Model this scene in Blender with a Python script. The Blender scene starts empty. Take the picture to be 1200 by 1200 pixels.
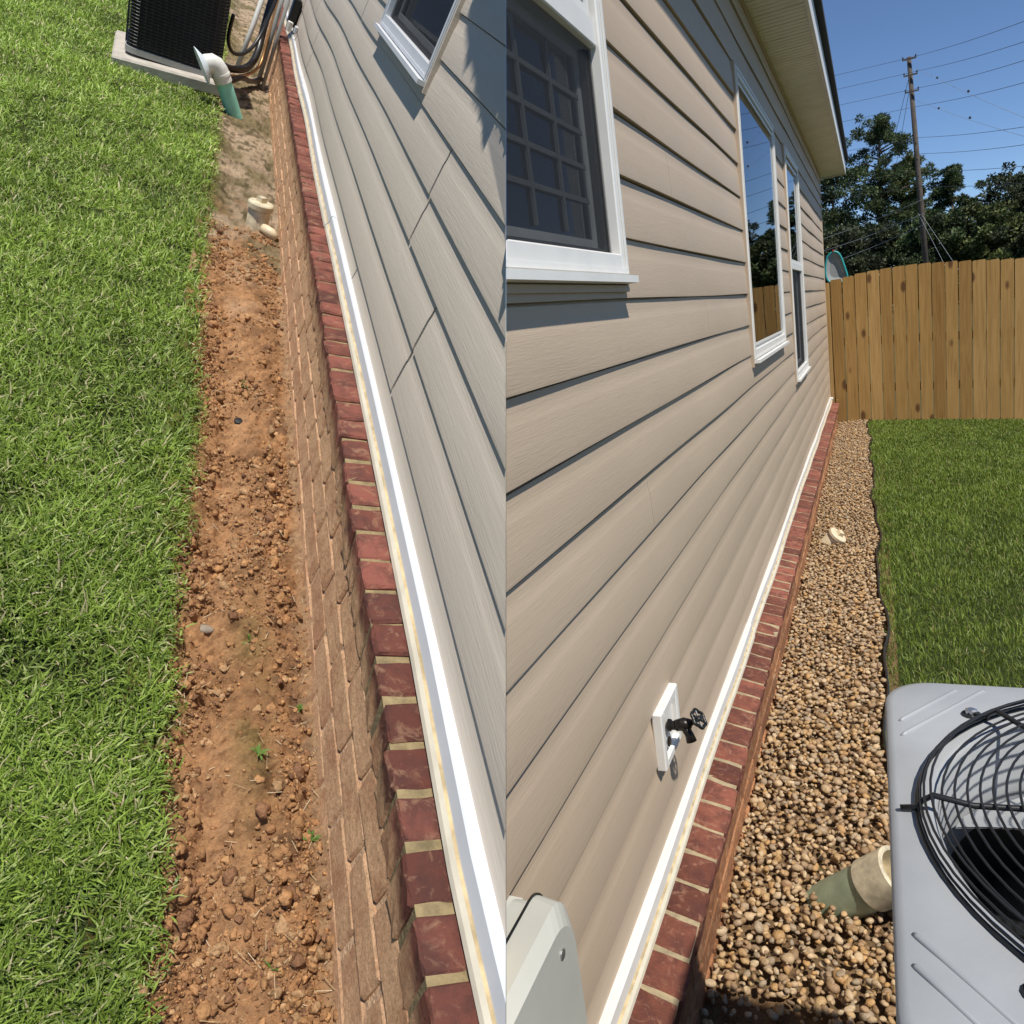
import bpy, bmesh, math, random
import numpy as np
from mathutils import Matrix, Vector

random.seed(7)
rng = np.random.default_rng(7)
SC = bpy.context.scene
COL = SC.collection

# ------------------------------------------------------------------ camera
HR, HL = 1.40, 1.20                       # eye height over each of the two yards
RR = np.array([[0.9021968202, 0.4086061498, -0.1381372938],
               [-0.0321757096, -0.2556139234, -0.9662433678],
               [-0.4301227979, 0.8761863595, -0.2174668761]])
RL = np.array([[0.8451837039, -0.2498897278, 0.4724612477],
               [0.2311348387, -0.6261520823, -0.7446544542],
               [0.4819140929, 0.7385720640, -0.4714553142]])
CAM = Vector((0, 0, HR))
cam = bpy.data.cameras.new('camera')
cam.sensor_width = 36.0
cam.lens = 27.0
cam.clip_start = 0.02
cam.clip_end = 2000
camo = bpy.data.objects.new('camera', cam)
m = Matrix.Identity(4)
for i in range(3):
    m[i][0], m[i][1], m[i][2] = RR[0][i], -RR[1][i], -RR[2][i]
camo.matrix_world = Matrix.Translation(CAM) @ m
COL.objects.link(camo)
SC.camera = camo

# ------------------------------------------------------------------ sky, sun, exposure
SUN = Vector((0.44, -0.31, 0.84)).normalized()
w = bpy.data.worlds.new('World')
SC.world = w
w.use_nodes = True
nt = w.node_tree
bgn = nt.nodes['Background']
sky = nt.nodes.new('ShaderNodeTexSky')
sky.sky_type = 'NISHITA'
sky.sun_disc = False
sky.sun_elevation = math.asin(SUN.z)
sky.sun_rotation = math.atan2(SUN.x, SUN.y)
sky.air_density = 0.65
sky.dust_density = 0.0
sky.ozone_density = 6.0
nt.links.new(sky.outputs[0], bgn.inputs[0])
bgn.inputs[1].default_value = 0.11
sl = bpy.data.lights.new('sun', 'SUN')
sl.energy = 4.5
sl.angle = math.radians(1.2)
sl.color = (1.0, 0.95, 0.87)
so = bpy.data.objects.new('sun', sl)
so.rotation_euler = SUN.to_track_quat('Z', 'Y').to_euler()
so.location = SUN * 30
COL.objects.link(so)
SC.view_settings.view_transform = 'Standard'
SC.view_settings.look = 'None'
SC.view_settings.exposure = 0.15
SC.view_settings.gamma = 1.0
SC.cycles.max_bounces = 6
SC.cycles.diffuse_bounces = 3
SC.cycles.glossy_bounces = 3
SC.cycles.transparent_max_bounces = 8

# ------------------------------------------------------------------ the two yards' frames
FR = Matrix.Identity(4)
_M = RR.T @ RL
FL = Matrix([list(_M[i]) + [0] for i in range(3)] + [[0, 0, 0, 1]])
KL = 0.74                                  # left yard is drawn up at eye height 1.2, its bricks are smaller: eye at 0.89
FL = Matrix.Translation(CAM) @ FL @ Matrix.Translation((0, 0, -HL * KL))
# the plane along which the two houses meet (their common corner)
SN = Vector(RR.T @ np.array([1.0, 0.0, 7 / 900.0])).normalized()


def plane_in(F):
    inv = F.inverted()
    return inv @ CAM, (inv.to_3x3() @ SN).normalized()


PLANE = {'R': plane_in(FR), 'L': plane_in(FL)}
FRAME = {'R': FR, 'L': FL}
KS = {'R': 1.0, 'L': KL}


def T(*a):
    return Matrix.Translation(Vector(a))


# ------------------------------------------------------------------ helpers
def tag(o, label=None, cat=None, group=None, kind=None):
    if label: o['label'] = label
    if cat: o['category'] = cat
    if group: o['group'] = group
    if kind: o['kind'] = kind
    return o


BASE = {}


def thing(name, label, cat, side, base, group=None, rot=None):
    o = bpy.data.objects.new(name, None)
    o.empty_display_size = 0.1
    COL.objects.link(o)
    base = Vector(base) * KS[side]
    o.matrix_world = FRAME[side] @ T(*base) @ (rot if rot else Matrix.Identity(4))
    BASE[o.name] = Vector(base) if rot is None else Vector((0, 0, 0))
    return tag(o, label, cat, group)


def vbase(o):
    while o is not None:
        if o.name in BASE: return BASE[o.name]
        o = o.parent
    return Vector((0, 0, 0))


class MB:
    def __init__(s):
        s.v, s.f, s.m = [], [], []

    def add(s, vs, fs, mi=0):
        b = len(s.v)
        s.v += [tuple(v) for v in vs]
        s.f += [tuple(i + b for i in f) for f in fs]
        s.m += [mi] * len(fs)
        return s

    def box(s, x0, x1, y0, y1, z0, z1, mi=0):
        vs = [(x, y, z) for z in (z0, z1) for y in (y0, y1) for x in (x0, x1)]
        fs = [(0, 2, 3, 1), (4, 5, 7, 6), (0, 1, 5, 4), (2, 6, 7, 3), (0, 4, 6, 2), (1, 3, 7, 5)]
        return s.add(vs, fs, mi)

    def loft(s, loops, mi=0, caps=True, mids=None):
        n = len(loops[0])
        b = len(s.v)
        for l in loops: s.v += [tuple(p) for p in l]
        for k in range(len(loops) - 1):
            for i in range(n):
                j = (i + 1) % n
                s.f.append((b + k * n + i, b + k * n + j, b + (k + 1) * n + j, b + (k + 1) * n + i))
                s.m.append(mids[i] if mids else mi)
        if caps:
            s.f.append(tuple(b + i for i in reversed(range(n)))); s.m.append(mi)
            e = b + (len(loops) - 1) * n
            s.f.append(tuple(e + i for i in range(n))); s.m.append(mi)
        return s

    def tube(s, pts, r, n=10, mi=0, closed=False, caps=True):
        pts = [Vector(p) for p in pts]
        k = len(pts)
        rs = r if isinstance(r, (list, tuple)) else [r] * k
        loops = []
        prev = None
        for i in range(k):
            if closed: t = pts[(i + 1) % k] - pts[i - 1]
            else: t = pts[min(i + 1, k - 1)] - pts[max(i - 1, 0)]
            t.normalize()
            if prev is None:
                a = Vector((0, 0, 1)) if abs(t.z) < .9 else Vector((1, 0, 0))
                u = t.cross(a).normalized()
            else:
                u = (prev - t * prev.dot(t)).normalized()
            prev = u
            w_ = t.cross(u)
            loops.append([pts[i] + (u * math.cos(a) + w_ * math.sin(a)) * rs[i]
                          for a in [2 * math.pi * q / n for q in range(n)]])
        if closed:
            loops.append(loops[0])
            return s.loft(loops, mi, False)
        return s.loft(loops, mi, caps)

    def lathe(s, o, ax, prof, n=24, mi=0, caps=True):
        o = Vector(o); ax = Vector(ax).normalized()
        a = Vector((0, 0, 1)) if abs(ax.z) < .9 else Vector((1, 0, 0))
        u = ax.cross(a).normalized(); w_ = ax.cross(u)
        loops = [[o + ax * h + (u * math.cos(t) + w_ * math.sin(t)) * r
                  for t in [2 * math.pi * q / n for q in range(n)]] for r, h in prof]
        return s.loft(loops, mi, caps)

    def build(s, name, mats, parent=None, side='R', cut=None, smooth=False, angle=None, bevel=0):
        mats = mats if isinstance(mats, (list, tuple)) else [mats]
        bm = bmesh.new()
        ks = KS[side]
        pv = [Vector(p) * ks for p in s.v]
        vs = [bm.verts.new(p) for p in pv]
        for f, mi in zip(s.f, s.m):
            try:
                fc = bm.faces.new([vs[i] for i in f]); fc.material_index = mi
            except ValueError:
                pass
        if cut and s.v:
            po, no = PLANE[cut]
            sg = 1 if cut == 'R' else -1
            d = [(p - po).dot(no) * sg for p in pv]
            if max(d) < 0.0004:
                bm.free(); return None
            if min(d) < 0.0004:
                r = bmesh.ops.bisect_plane(bm, geom=bm.verts[:] + bm.edges[:] + bm.faces[:], dist=1e-6,
                                           plane_co=po + no * (0.0002 * sg), plane_no=no * sg, clear_inner=True)
                ed = [e for e in r['geom_cut'] if isinstance(e, bmesh.types.BMEdge) and e.is_boundary]
                if ed:
                    try: bmesh.ops.holes_fill(bm, edges=ed, sides=0)
                    except Exception: pass
        off = vbase(parent) if parent is not None else Vector((0, 0, 0))
        if off.length: bmesh.ops.translate(bm, verts=bm.verts, vec=-off)
        if bevel: bmesh.ops.bevel(bm, geom=bm.edges[:], offset=bevel, segments=1, affect='EDGES', clamp_overlap=True)
        bmesh.ops.recalc_face_normals(bm, faces=bm.faces)
        me = bpy.data.meshes.new(name)
        bm.to_mesh(me); bm.free()
        for mt in mats: me.materials.append(mt)
        if smooth: me.shade_smooth()
        if angle: me.set_sharp_from_angle(angle=math.radians(angle))
        o = bpy.data.objects.new(name, me)
        COL.objects.link(o)
        if parent is not None: o.parent = parent
        else: o.matrix_world = FRAME[side]
        return o


def np_mesh(name, V, tris, mat, side='R', tone=None, smooth=False, parent=None):
    me = bpy.data.meshes.new(name)
    V = np.asarray(V, np.float32) * KS[side]; tris = np.asarray(tris, np.int32)
    me.vertices.add(len(V)); me.vertices.foreach_set('co', V.ravel())
    me.loops.add(tris.size); me.loops.foreach_set('vertex_index', tris.ravel())
    me.polygons.add(len(tris))
    me.polygons.foreach_set('loop_start', np.arange(0, tris.size, 3, dtype=np.int32))
    me.polygons.foreach_set('loop_total', np.full(len(tris), 3, np.int32))
    if smooth: me.polygons.foreach_set('use_smooth', np.ones(len(tris), bool))
    me.update(calc_edges=True)
    if tone is not None:
        a = me.attributes.new('tone', 'FLOAT_COLOR', 'POINT')
        c = np.ones((len(V), 4), np.float32); c[:, :3] = tone
        a.data.foreach_set('color', c.ravel())
    me.materials.append(mat)
    o = bpy.data.objects.new(name, me); COL.objects.link(o)
    if parent is not None: o.parent = parent
    else: o.matrix_world = FRAME[side]
    return o


def _lat(ix, iy, seed):
    h = (ix * 374761393 + iy * 668265263 + seed * 1442695041) & 0xffffffff
    h = ((h ^ (h >> 13)) * 1274126177) & 0xffffffff
    return ((h ^ (h >> 16)) & 0xffff) / 65535.0


def vnoise(x, y, seed=0):
    x = np.asarray(x, float); y = np.asarray(y, float)
    ix = np.floor(x).astype(np.int64); iy = np.floor(y).astype(np.int64)
    fx = x - ix; fy = y - iy
    fx = fx * fx * (3 - 2 * fx); fy = fy * fy * (3 - 2 * fy)
    a = _lat(ix, iy, seed); b = _lat(ix + 1, iy, seed); c = _lat(ix, iy + 1, seed); d = _lat(ix + 1, iy + 1, seed)
    return (a * (1 - fx) + b * fx) * (1 - fy) + (c * (1 - fx) + d * fx) * fy


def fbm(x, y, seed=0, oct=4):
    t = 0; a = .5; n = 0
    for k in range(oct):
        t = t + a * vnoise(np.asarray(x) * 2 ** k, np.asarray(y) * 2 ** k, seed + k * 17); n += a; a *= .5
    return t / n


# ------------------------------------------------------------------ materials
def new_mat(name):
    mt = bpy.data.materials.new(name); mt.use_nodes = True
    nt = mt.node_tree
    return mt, nt, nt.nodes['Principled BSDF']


def node(nt, t, **kw):
    n = nt.nodes.new(t)
    for k, v in kw.items():
        if k in n.inputs: n.inputs[k].default_value = v
        else: setattr(n, k, v)
    return n


def mapped(nt, scale, coord='Object', rot=(0, 0, 0)):
    tc = node(nt, 'ShaderNodeTexCoord'); mp = node(nt, 'ShaderNodeMapping')
    mp.inputs['Scale'].default_value = scale
    mp.inputs['Rotation'].default_value = rot
    nt.links.new(tc.outputs[coord], mp.inputs[0])
    return mp.outputs[0]


def noise(nt, vec, scale, detail=4, rough=.55, dist=0):
    n = node(nt, 'ShaderNodeTexNoise', Scale=scale, Detail=detail, Roughness=rough, Distortion=dist)
    nt.links.new(vec, n.inputs['Vector'])
    return n.outputs[0]


def ramp(nt, fac, stops):
    r = node(nt, 'ShaderNodeValToRGB')
    e = r.color_ramp.elements
    while len(e) > 1: e.remove(e[-1])
    for i, (p, c) in enumerate(stops):
        k = e[0] if i == 0 else e.new(p)
        k.position = p
        k.color = tuple(c) + (1,) if len(c) == 3 else c
    nt.links.new(fac, r.inputs[0])
    return r.outputs[0]


def mix(nt, fac, a, b, mode='MIX'):
    x = node(nt, 'ShaderNodeMix', data_type='RGBA', blend_type=mode)
    for i, s in ((0, fac), (6, a), (7, b)):
        if hasattr(s, 'default_value') and hasattr(s, 'links'): nt.links.new(s, x.inputs[i])
        elif i == 0: x.inputs[0].default_value = s
        else: x.inputs[i].default_value = tuple(s) + (1,)
    return x.outputs[2]


def bump(nt, b, h, strength=.3, dist=.01):
    n = node(nt, 'ShaderNodeBump', Strength=strength, Distance=dist)
    nt.links.new(h, n.inputs['Height'])
    nt.links.new(n.outputs[0], b.inputs['Normal'])
    return n


def simple(name, col, rough=.5, metal=0, var=.12, scale=6, bmp=0, bscale=80, spec=.5):
    mt, nt, b = new_mat(name)
    v = mapped(nt, (1, 1, 1))
    f = noise(nt, v, scale, 5)
    lo = [c * (1 - var) for c in col]; hi = [min(1, c * (1 + var)) for c in col]
    nt.links.new(ramp(nt, f, [(.3, lo), (.7, hi)]), b.inputs['Base Color'])
    b.inputs['Roughness'].default_value = rough
    b.inputs['Metallic'].default_value = metal
    b.inputs['Specular IOR Level'].default_value = spec
    if bmp: bump(nt, b, noise(nt, v, bscale, 4), bmp, .004)
    return mt


def toned(name, rough=.7, bmp=0, bscale=300, spec=.3, transl=0, var=0):
    """colour from the piece's own 'tone' attribute"""
    mt, nt, b = new_mat(name)
    a = node(nt, 'ShaderNodeAttribute', attribute_name='tone')
    c = a.outputs['Color']
    if var:
        f = noise(nt, mapped(nt, (1, 1, 1)), bscale, 3)
        c = mix(nt, 1.0, c, ramp(nt, f, [(.3, (1 - var,) * 3), (.7, (1, 1, 1))]), 'MULTIPLY')
    nt.links.new(c, b.inputs['Base Color'])
    b.inputs['Roughness'].default_value = rough
    b.inputs['Specular IOR Level'].default_value = spec
    if bmp: bump(nt, b, noise(nt, mapped(nt, (1, 1, 1)), bscale, 4), bmp, .003)
    if transl:
        tr = node(nt, 'ShaderNodeBsdfTranslucent'); nt.links.new(c, tr.inputs[0])
        ms = node(nt, 'ShaderNodeMixShader'); ms.inputs[0].default_value = transl
        nt.links.new(b.outputs[0], ms.inputs[1]); nt.links.new(tr.outputs[0], ms.inputs[2])
        nt.links.new(ms.outputs[0], nt.nodes['Material Output'].inputs[0])
    return mt


def siding_mat(name, col):
    mt, nt, b = new_mat(name)
    v = mapped(nt, (1, 1, 1))
    big = noise(nt, mapped(nt, (.6, .5, 1.6)), 2.2, 5)
    c1 = ramp(nt, big, [(.3, [x * .93 for x in col]), (.7, [x * 1.05 for x in col])])
    dirt = noise(nt, mapped(nt, (3, 1.2, 3)), 7, 6, .7)
    c2 = mix(nt, ramp(nt, dirt, [(.62, (0, 0, 0)), (.8, (.35, .35, .35))]), c1, [x * .72 for x in col])
    nt.links.new(c2, b.inputs['Base Color'])
    grain = noise(nt, mapped(nt, (40, 5, 130)), 1.0, 3, .6, .6)
    fine = noise(nt, mapped(nt, (60, 20, 420)), 1.0, 2)
    mx = node(nt, 'ShaderNodeMath', operation='ADD'); nt.links.new(grain, mx.inputs[0]); nt.links.new(fine, mx.inputs[1])
    bump(nt, b, mx.outputs[0], .22, .0016)
    nt.links.new(ramp(nt, dirt, [(.3, (.5,) * 3), (.7, (.62,) * 3)]), b.inputs['Roughness'])
    b.inputs['Specular IOR Level'].default_value = .35
    return mt


def brick_mat(name, c_red, c_dark, c_pale, dust=None, dz=(0, 1), spotamt=.6):
    mt, nt, b = new_mat(name)
    oi = node(nt, 'ShaderNodeObjectInfo')
    tc = node(nt, 'ShaderNodeTexCoord')
    ad = node(nt, 'ShaderNodeVectorMath', operation='ADD')
    sc = node(nt, 'ShaderNodeVectorMath', operation='SCALE'); sc.inputs[3].default_value = 37.0
    cb = node(nt, 'ShaderNodeCombineXYZ')
    for i in range(3): nt.links.new(oi.outputs['Random'], cb.inputs[i])
    nt.links.new(cb.outputs[0], sc.inputs[0])
    nt.links.new(tc.outputs['Object'], ad.inputs[0]); nt.links.new(sc.outputs[0], ad.inputs[1])
    v = ad.outputs[0]
    tone = ramp(nt, oi.outputs['Random'], [(0, [x * .62 for x in c_red]), (.5, c_red), (1, [min(1, x * 1.4) for x in c_red])])
    blot = noise(nt, v, 22, 6, .65, .4)
    c1 = mix(nt, ramp(nt, blot, [(.44, (0, 0, 0)), (.60, (spotamt,) * 3)]), tone, c_dark)
    pale = noise(nt, v, 34, 5, .7, 1.0)
    c2 = mix(nt, ramp(nt, pale, [(.54, (0, 0, 0)), (.66, (.60,) * 3)]), c1, c_pale)
    if dust:
        gm = node(nt, 'ShaderNodeNewGeometry')
        # dirt splashed up the wall: measured in the yard's own height
        vm = node(nt, 'ShaderNodeVectorMath', operation='DOT_PRODUCT')
        up = FL.to_3x3() @ Vector((0, 0, 1))
        vm.inputs[1].default_value = up
        nt.links.new(gm.outputs['Position'], vm.inputs[0])
        h0 = up.dot(FL.translation)
        mr = node(nt, 'ShaderNodeMapRange')
        mr.inputs[1].default_value = h0 + dz[0] * KL; mr.inputs[2].default_value = h0 + dz[1] * KL
        mr.inputs[3].default_value = 1.25; mr.inputs[4].default_value = -.25
        nt.links.new(vm.outputs['Value'], mr.inputs[0])
        dn = noise(nt, v, 30, 6, .7)
        s1 = node(nt, 'ShaderNodeMath', operation='MULTIPLY_ADD'); s1.inputs[1].default_value = .9; 
        nt.links.new(dn, s1.inputs[0]); nt.links.new(mr.outputs[0], s1.inputs[2])
        fac = ramp(nt, s1.outputs[0], [(.55, (0, 0, 0)), (.95, (.93,) * 3)])
        gr = noise(nt, v, 190, 5, .85)
        dc = ramp(nt, gr, [(.30, [x * .50 for x in dust]), (.5, dust), (.70, [min(1, x * 1.35) for x in dust])])
        pt_ = noise(nt, v, 16, 5, .7)
        dc = mix(nt, ramp(nt, pt_, [(.45, (0, 0, 0)), (.68, (.65,) * 3)]), dc, (.40, .17, .085))
        c2 = mix(nt, fac, c2, dc)
    nt.links.new(c2, b.inputs['Base Color'])
    b.inputs['Roughness'].default_value = .85
    b.inputs['Specular IOR Level'].default_value = .25
    bump(nt, b, noise(nt, v, 75, 8, .75), .9, .010)
    return mt


M = {}
M['siding_tan'] = siding_mat('siding_tan', (.49, .385, .28))
M['siding_grey'] = siding_mat('siding_grey', (.63, .55, .455))
M['backing'] = simple('backing', (.03, .028, .026), .8)  # sheathing kept near-black: its colour supplies the shadow in open siding joints
M['brick'] = brick_mat('brick', (.245, .085, .054), (.10, .04, .035), (.42, .22, .14))
M['brick_face'] = brick_mat('brick_face', (.42, .19, .085), (.22, .09, .045), (.58, .36, .20), spotamt=.7)
M['brick_left'] = brick_mat('brick_left', (.24, .084, .060), (.09, .045, .038), (.44, .25, .15), dust=(.72, .45, .255), dz=(.20, .345))
M['mortar'] = simple('mortar', (.34, .27, .16), .95, var=.25, scale=40, bmp=.6, bscale=160)
M['mortar_left'] = simple('mortar_left', (.25, .19, .095), .95, var=.35, scale=60, bmp=.9, bscale=160)
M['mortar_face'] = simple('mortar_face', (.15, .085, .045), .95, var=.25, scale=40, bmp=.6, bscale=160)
M['crust'] = simple('crust', (.62, .41, .245), .95, var=.3, scale=90, bmp=.9, bscale=220)
M['white'] = simple('white_vinyl', (.74, .725, .68), .4, var=.04, scale=14)
M['white_cool'] = simple('white_vinyl_cool', (.64, .66, .68), .4, var=.05, scale=14)
M['cream'] = simple('cream_trim', (.74, .68, .53), .5, var=.12, scale=20)
M['rust'] = simple('rust_stain', (.55, .42, .23), .7, var=.4, scale=30)
M['frame_dark'] = simple('dark_sash', (.045, .045, .045), .45)
M['room'] = simple('dark_room', (.03, .032, .036), .9)
M['blind'] = simple('blind', (.42, .44, .43), .6)
M['muntin'] = simple('muntin', (.13, .14, .14), .6)
M['soffit'] = simple('soffit_vinyl', (.86, .83, .74), .55, var=.06)
M['shingle'] = simple('shingle', (.035, .033, .033), .9, var=.4, scale=60, bmp=.5)
M['black'] = simple('black_plastic', (.012, .012, .012), .35, var=.2)
M['black_metal'] = simple('black_metal', (.018, .018, .018), .4, var=.3)
M['valve'] = simple('dark_bronze', (.03, .025, .022), .35, metal=.6, var=.3, scale=60)
M['ac_grey'] = simple('painted_steel', (.345, .36, .37), .42, var=.10, scale=7, bmp=.06, bscale=400)
M['ac_fan'] = simple('fan_steel', (.55, .56, .56), .35, metal=.4, var=.1)
M['ac_black'] = simple('coil_black', (.012, .012, .013), .5)
M['steel'] = simple('bolt_steel', (.5, .5, .5), .35, metal=.9)
M['concrete'] = simple('concrete', (.46, .42, .36), .9, var=.18, scale=18, bmp=.4)
M['pipe_green'] = simple('pipe_sage', (.30, .35, .23), .45, var=.22, scale=18)
M['pipe_teal'] = simple('pipe_teal', (.27, .66, .54), .4, var=.15, scale=18)
M['pvc_cream'] = simple('pvc_cream', (.68, .57, .38), .45, var=.12, scale=25)
M['pvc_white'] = simple('pvc_white', (.72, .71, .66), .45, var=.1, scale=25)
M['pvc_pale'] = simple('pvc_pale', (.60, .52, .36), .5, var=.30, scale=40)
M['hood'] = simple('hood_bluewhite', (.62, .70, .74), .45, var=.05)
M['box_grey'] = simple('utility_grey', (.50, .50, .445), .5, var=.08)
M['conduit'] = simple('conduit_grey', (.35, .35, .33), .5)
M['copper'] = simple('copper', (.45, .24, .10), .4, metal=.6)
M['pole'] = simple('pole_wood', (.085, .068, .054), .9, var=.35, scale=3)
M['wire'] = simple('wire_dark', (.03, .03, .035), .6)
M['wire_pale'] = simple('wire_pale', (.40, .42, .44), .35)  # pale tone also paints in the sun glint on the sloping wires
M['teal_plastic'] = simple('teal_plastic', (.03, .33, .32), .4)
M['bark'] = simple('bark', (.10, .075, .055), .95, var=.4, scale=4, bmp=.5, bscale=10)
M['straw'] = toned('straw', .8)
M['grass'] = toned('grass_blades', .5, spec=.35, transl=.25)
M['leaf'] = toned('tree_leaves', .6, transl=.2)
M['pebble'] = toned('pebble', .62, bmp=.35, bscale=260, spec=.4, var=.35)
M['clod'] = toned('soil_clods', .95, bmp=.9, bscale=240, spec=.1, var=.45)
M['stone'] = simple('small_stone', (.30, .25, .19), .8, var=.3, scale=50, bmp=.4)

# insect screen: a woven sheet one can half see through
mt, nt, b = new_mat('insect_screen')
b.inputs['Base Color'].default_value = (.022, .023, .025, 1); b.inputs['Roughness'].default_value = .7
tr = node(nt, 'ShaderNodeBsdfTransparent'); ms = node(nt, 'ShaderNodeMixShader'); ms.inputs[0].default_value = .34
nt.links.new(tr.outputs[0], ms.inputs[1]); nt.links.new(b.outputs[0], ms.inputs[2])
nt.links.new(ms.outputs[0], nt.nodes['Material Output'].inputs[0]); M['screen'] = mt
mt, nt, b = new_mat('net_mesh')
b.inputs['Base Color'].default_value = (.42, .43, .42, 1); b.inputs['Roughness'].default_value = .8
tr = node(nt, 'ShaderNodeBsdfTransparent'); ms = node(nt, 'ShaderNodeMixShader'); ms.inputs[0].default_value = .72
nt.links.new(tr.outputs[0], ms.inputs[1]); nt.links.new(b.outputs[0], ms.inputs[2])
nt.links.new(ms.outputs[0], nt.nodes['Material Output'].inputs[0]); M['net'] = mt
# window glass
mt, nt, b = new_mat('window_glass')
tr = node(nt, 'ShaderNodeBsdfTransparent'); tr.inputs[0].default_value = (.62, .66, .66, 1)
gl = node(nt, 'ShaderNodeBsdfGlossy', Roughness=.012); gl.inputs[0].default_value = (.85, .88, .92, 1)
fr = node(nt, 'ShaderNodeFresnel', IOR=1.65)
nv = noise(nt, mapped(nt, (1, 1, 1)), 1.3, 2)
bp = node(nt, 'ShaderNodeBump', Strength=.02, Distance=.02); nt.links.new(nv, bp.inputs['Height'])
nt.links.new(bp.outputs[0], gl.inputs['Normal'])
ms = node(nt, 'ShaderNodeMixShader'); nt.links.new(fr.outputs[0], ms.inputs[0])
nt.links.new(tr.outputs[0], ms.inputs[1]); nt.links.new(gl.outputs[0], ms.inputs[2])
nt.links.new(ms.outputs[0], nt.nodes['Material Output'].inputs[0]); M['glass'] = mt
# fence wood
mt, nt, b = new_mat('fence_wood')
oi = node(nt, 'ShaderNodeObjectInfo')
tone = ramp(nt, oi.outputs['Random'], [(0, (.31, .175, .055)), (.45, (.385, .225, .075)), (1, (.46, .28, .105))])
tc = node(nt, 'ShaderNodeTexCoord'); ad = node(nt, 'ShaderNodeVectorMath', operation='ADD')
cb = node(nt, 'ShaderNodeCombineXYZ'); mu = node(nt, 'ShaderNodeMath', operation='MULTIPLY'); mu.inputs[1].default_value = 53
nt.links.new(oi.outputs['Random'], mu.inputs[0])
for i in range(3): nt.links.new(mu.outputs[0], cb.inputs[i])
nt.links.new(tc.outputs['Object'], ad.inputs[0]); nt.links.new(cb.outputs[0], ad.inputs[1])
mp = node(nt, 'ShaderNodeMapping'); mp.inputs['Scale'].default_value = (26, 26, 1.1); nt.links.new(ad.outputs[0], mp.inputs[0])
gr = noise(nt, mp.outputs[0], 1.6, 5, .6, 1.2)
c1 = mix(nt, 1.0, tone, ramp(nt, gr, [(.3, (.72, .68, .6)), (.6, (1.05, 1.05, 1.05))]), 'MULTIPLY')
mk = node(nt, 'ShaderNodeMapping'); mk.inputs['Scale'].default_value = (9, 9, 4.0); nt.links.new(ad.outputs[0], mk.inputs[0])
vo = node(nt, 'ShaderNodeTexVoronoi', Scale=.62); nt.links.new(mk.outputs[0], vo.inputs['Vector'])
c2 = mix(nt, ramp(nt, vo.outputs['Distance'], [(.10, (.85,) * 3), (.17, (0, 0, 0))]), c1, (.085, .035, .015))
nt.links.new(c2, b.inputs['Base Color']); b.inputs['Roughness'].default_value = .75
b.inputs['Specular IOR Level'].default_value = .2
bump(nt, b, gr, .25, .003); M['wood'] = mt


def ground_mat(name, stops, scale, bscale=60, bs=.6, fine=None):
    mt, nt, b = new_mat(name)
    v = mapped(nt, (1, 1, 1))
    c = ramp(nt, noise(nt, v, scale, 8, .65), stops)
    if fine:
        c = mix(nt, 1.0, c, ramp(nt, noise(nt, v, fine, 4, .7), [(.3, (.62,) * 3), (.65, (1.15,) * 3)]), 'MULTIPLY')
    nt.links.new(c, b.inputs['Base Color'])
    b.inputs['Roughness'].default_value = .95; b.inputs['Specular IOR Level'].default_value = .12
    bump(nt, b, noise(nt, v, bscale, 8, .75), bs, .02)
    return mt


M['turf'] = ground_mat('turf', [(.3, (.030, .040, .012)), (.6, (.055, .075, .022)), (.75, (.09, .075, .035))], 14, 90)
M['far_ground'] = ground_mat('far_ground', [(.3, (.05, .06, .02)), (.7, (.10, .09, .045))], .3, 3)
M['gravel_bed'] = ground_mat('gravel_bed', [(.3, (.20, .12, .06)), (.55, (.30, .19, .10)), (.75, (.16, .14, .06))], 16, 120, .8, 120)

# soil of the left yard: red clay with a tilled middle, sandy and mossy further along
mt, nt, b = new_mat('clay_soil')
a = node(nt, 'ShaderNodeAttribute', attribute_name='tone')
v = mapped(nt, (1, 1, 1))
f1 = ramp(nt, noise(nt, v, 48, 8, .7), [(.28, (.50, .46, .42)), (.5, (1, 1, 1)), (.72, (1.28, 1.22, 1.12))])
f2 = ramp(nt, noise(nt, v, 260, 5, .8), [(.3, (.68,) * 3), (.62, (1.12,) * 3)])
c = mix(nt, 1.0, mix(nt, 1.0, a.outputs['Color'], f1, 'MULTIPLY'), f2, 'MULTIPLY')
nt.links.new(c, b.inputs['Base Color']); b.inputs['Roughness'].default_value = .96
b.inputs['Specular IOR Level'].default_value = .1
bump(nt, b, noise(nt, v, 130, 10, .85), .75, .018); M['soil'] = mt

# ================================================================== SETTING, right yard
def sheet(name, mat, side, xs, ys, zf, label, cat, tone=None, kind='structure'):
    X, Y = np.meshgrid(np.asarray(xs), np.asarray(ys))
    Z = zf(X, Y)
    V = np.stack([X, Y, Z], -1).reshape(-1, 3)
    nx, ny = len(xs), len(ys)
    i = (np.arange(ny - 1)[:, None] * nx + np.arange(nx - 1)[None]).ravel()
    tr = np.concatenate([np.stack([i, i + 1, i + nx + 1], 1), np.stack([i, i + nx + 1, i + nx], 1)])
    tn = tone(X.ravel(), Y.ravel()) if tone else None
    o = np_mesh(name, V, tr, mat, side, tone=tn, smooth=True)
    return tag(o, label, cat, None, kind)


def edge_r(y):
    y = np.asarray(y, float)
    e = np.interp(y, [1.0, 1.5, 2.75, 4.5, 6.5, 8.8, 9.3], [.02, .016, .012, -.004, -.03, -.06, -.06])
    return e + .012 * np.sin(y * 4.1 + .5) + .008 * np.sin(y * 9.7) + .010 * (vnoise(y * 3.0, y * 0 + 3.3, 5) - .5)


def lawn_z(x, y):
    return -.07 * np.maximum(x, 0) + .012 * (fbm(x * 2.2, y * 2.2, 3) - .5)


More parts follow.
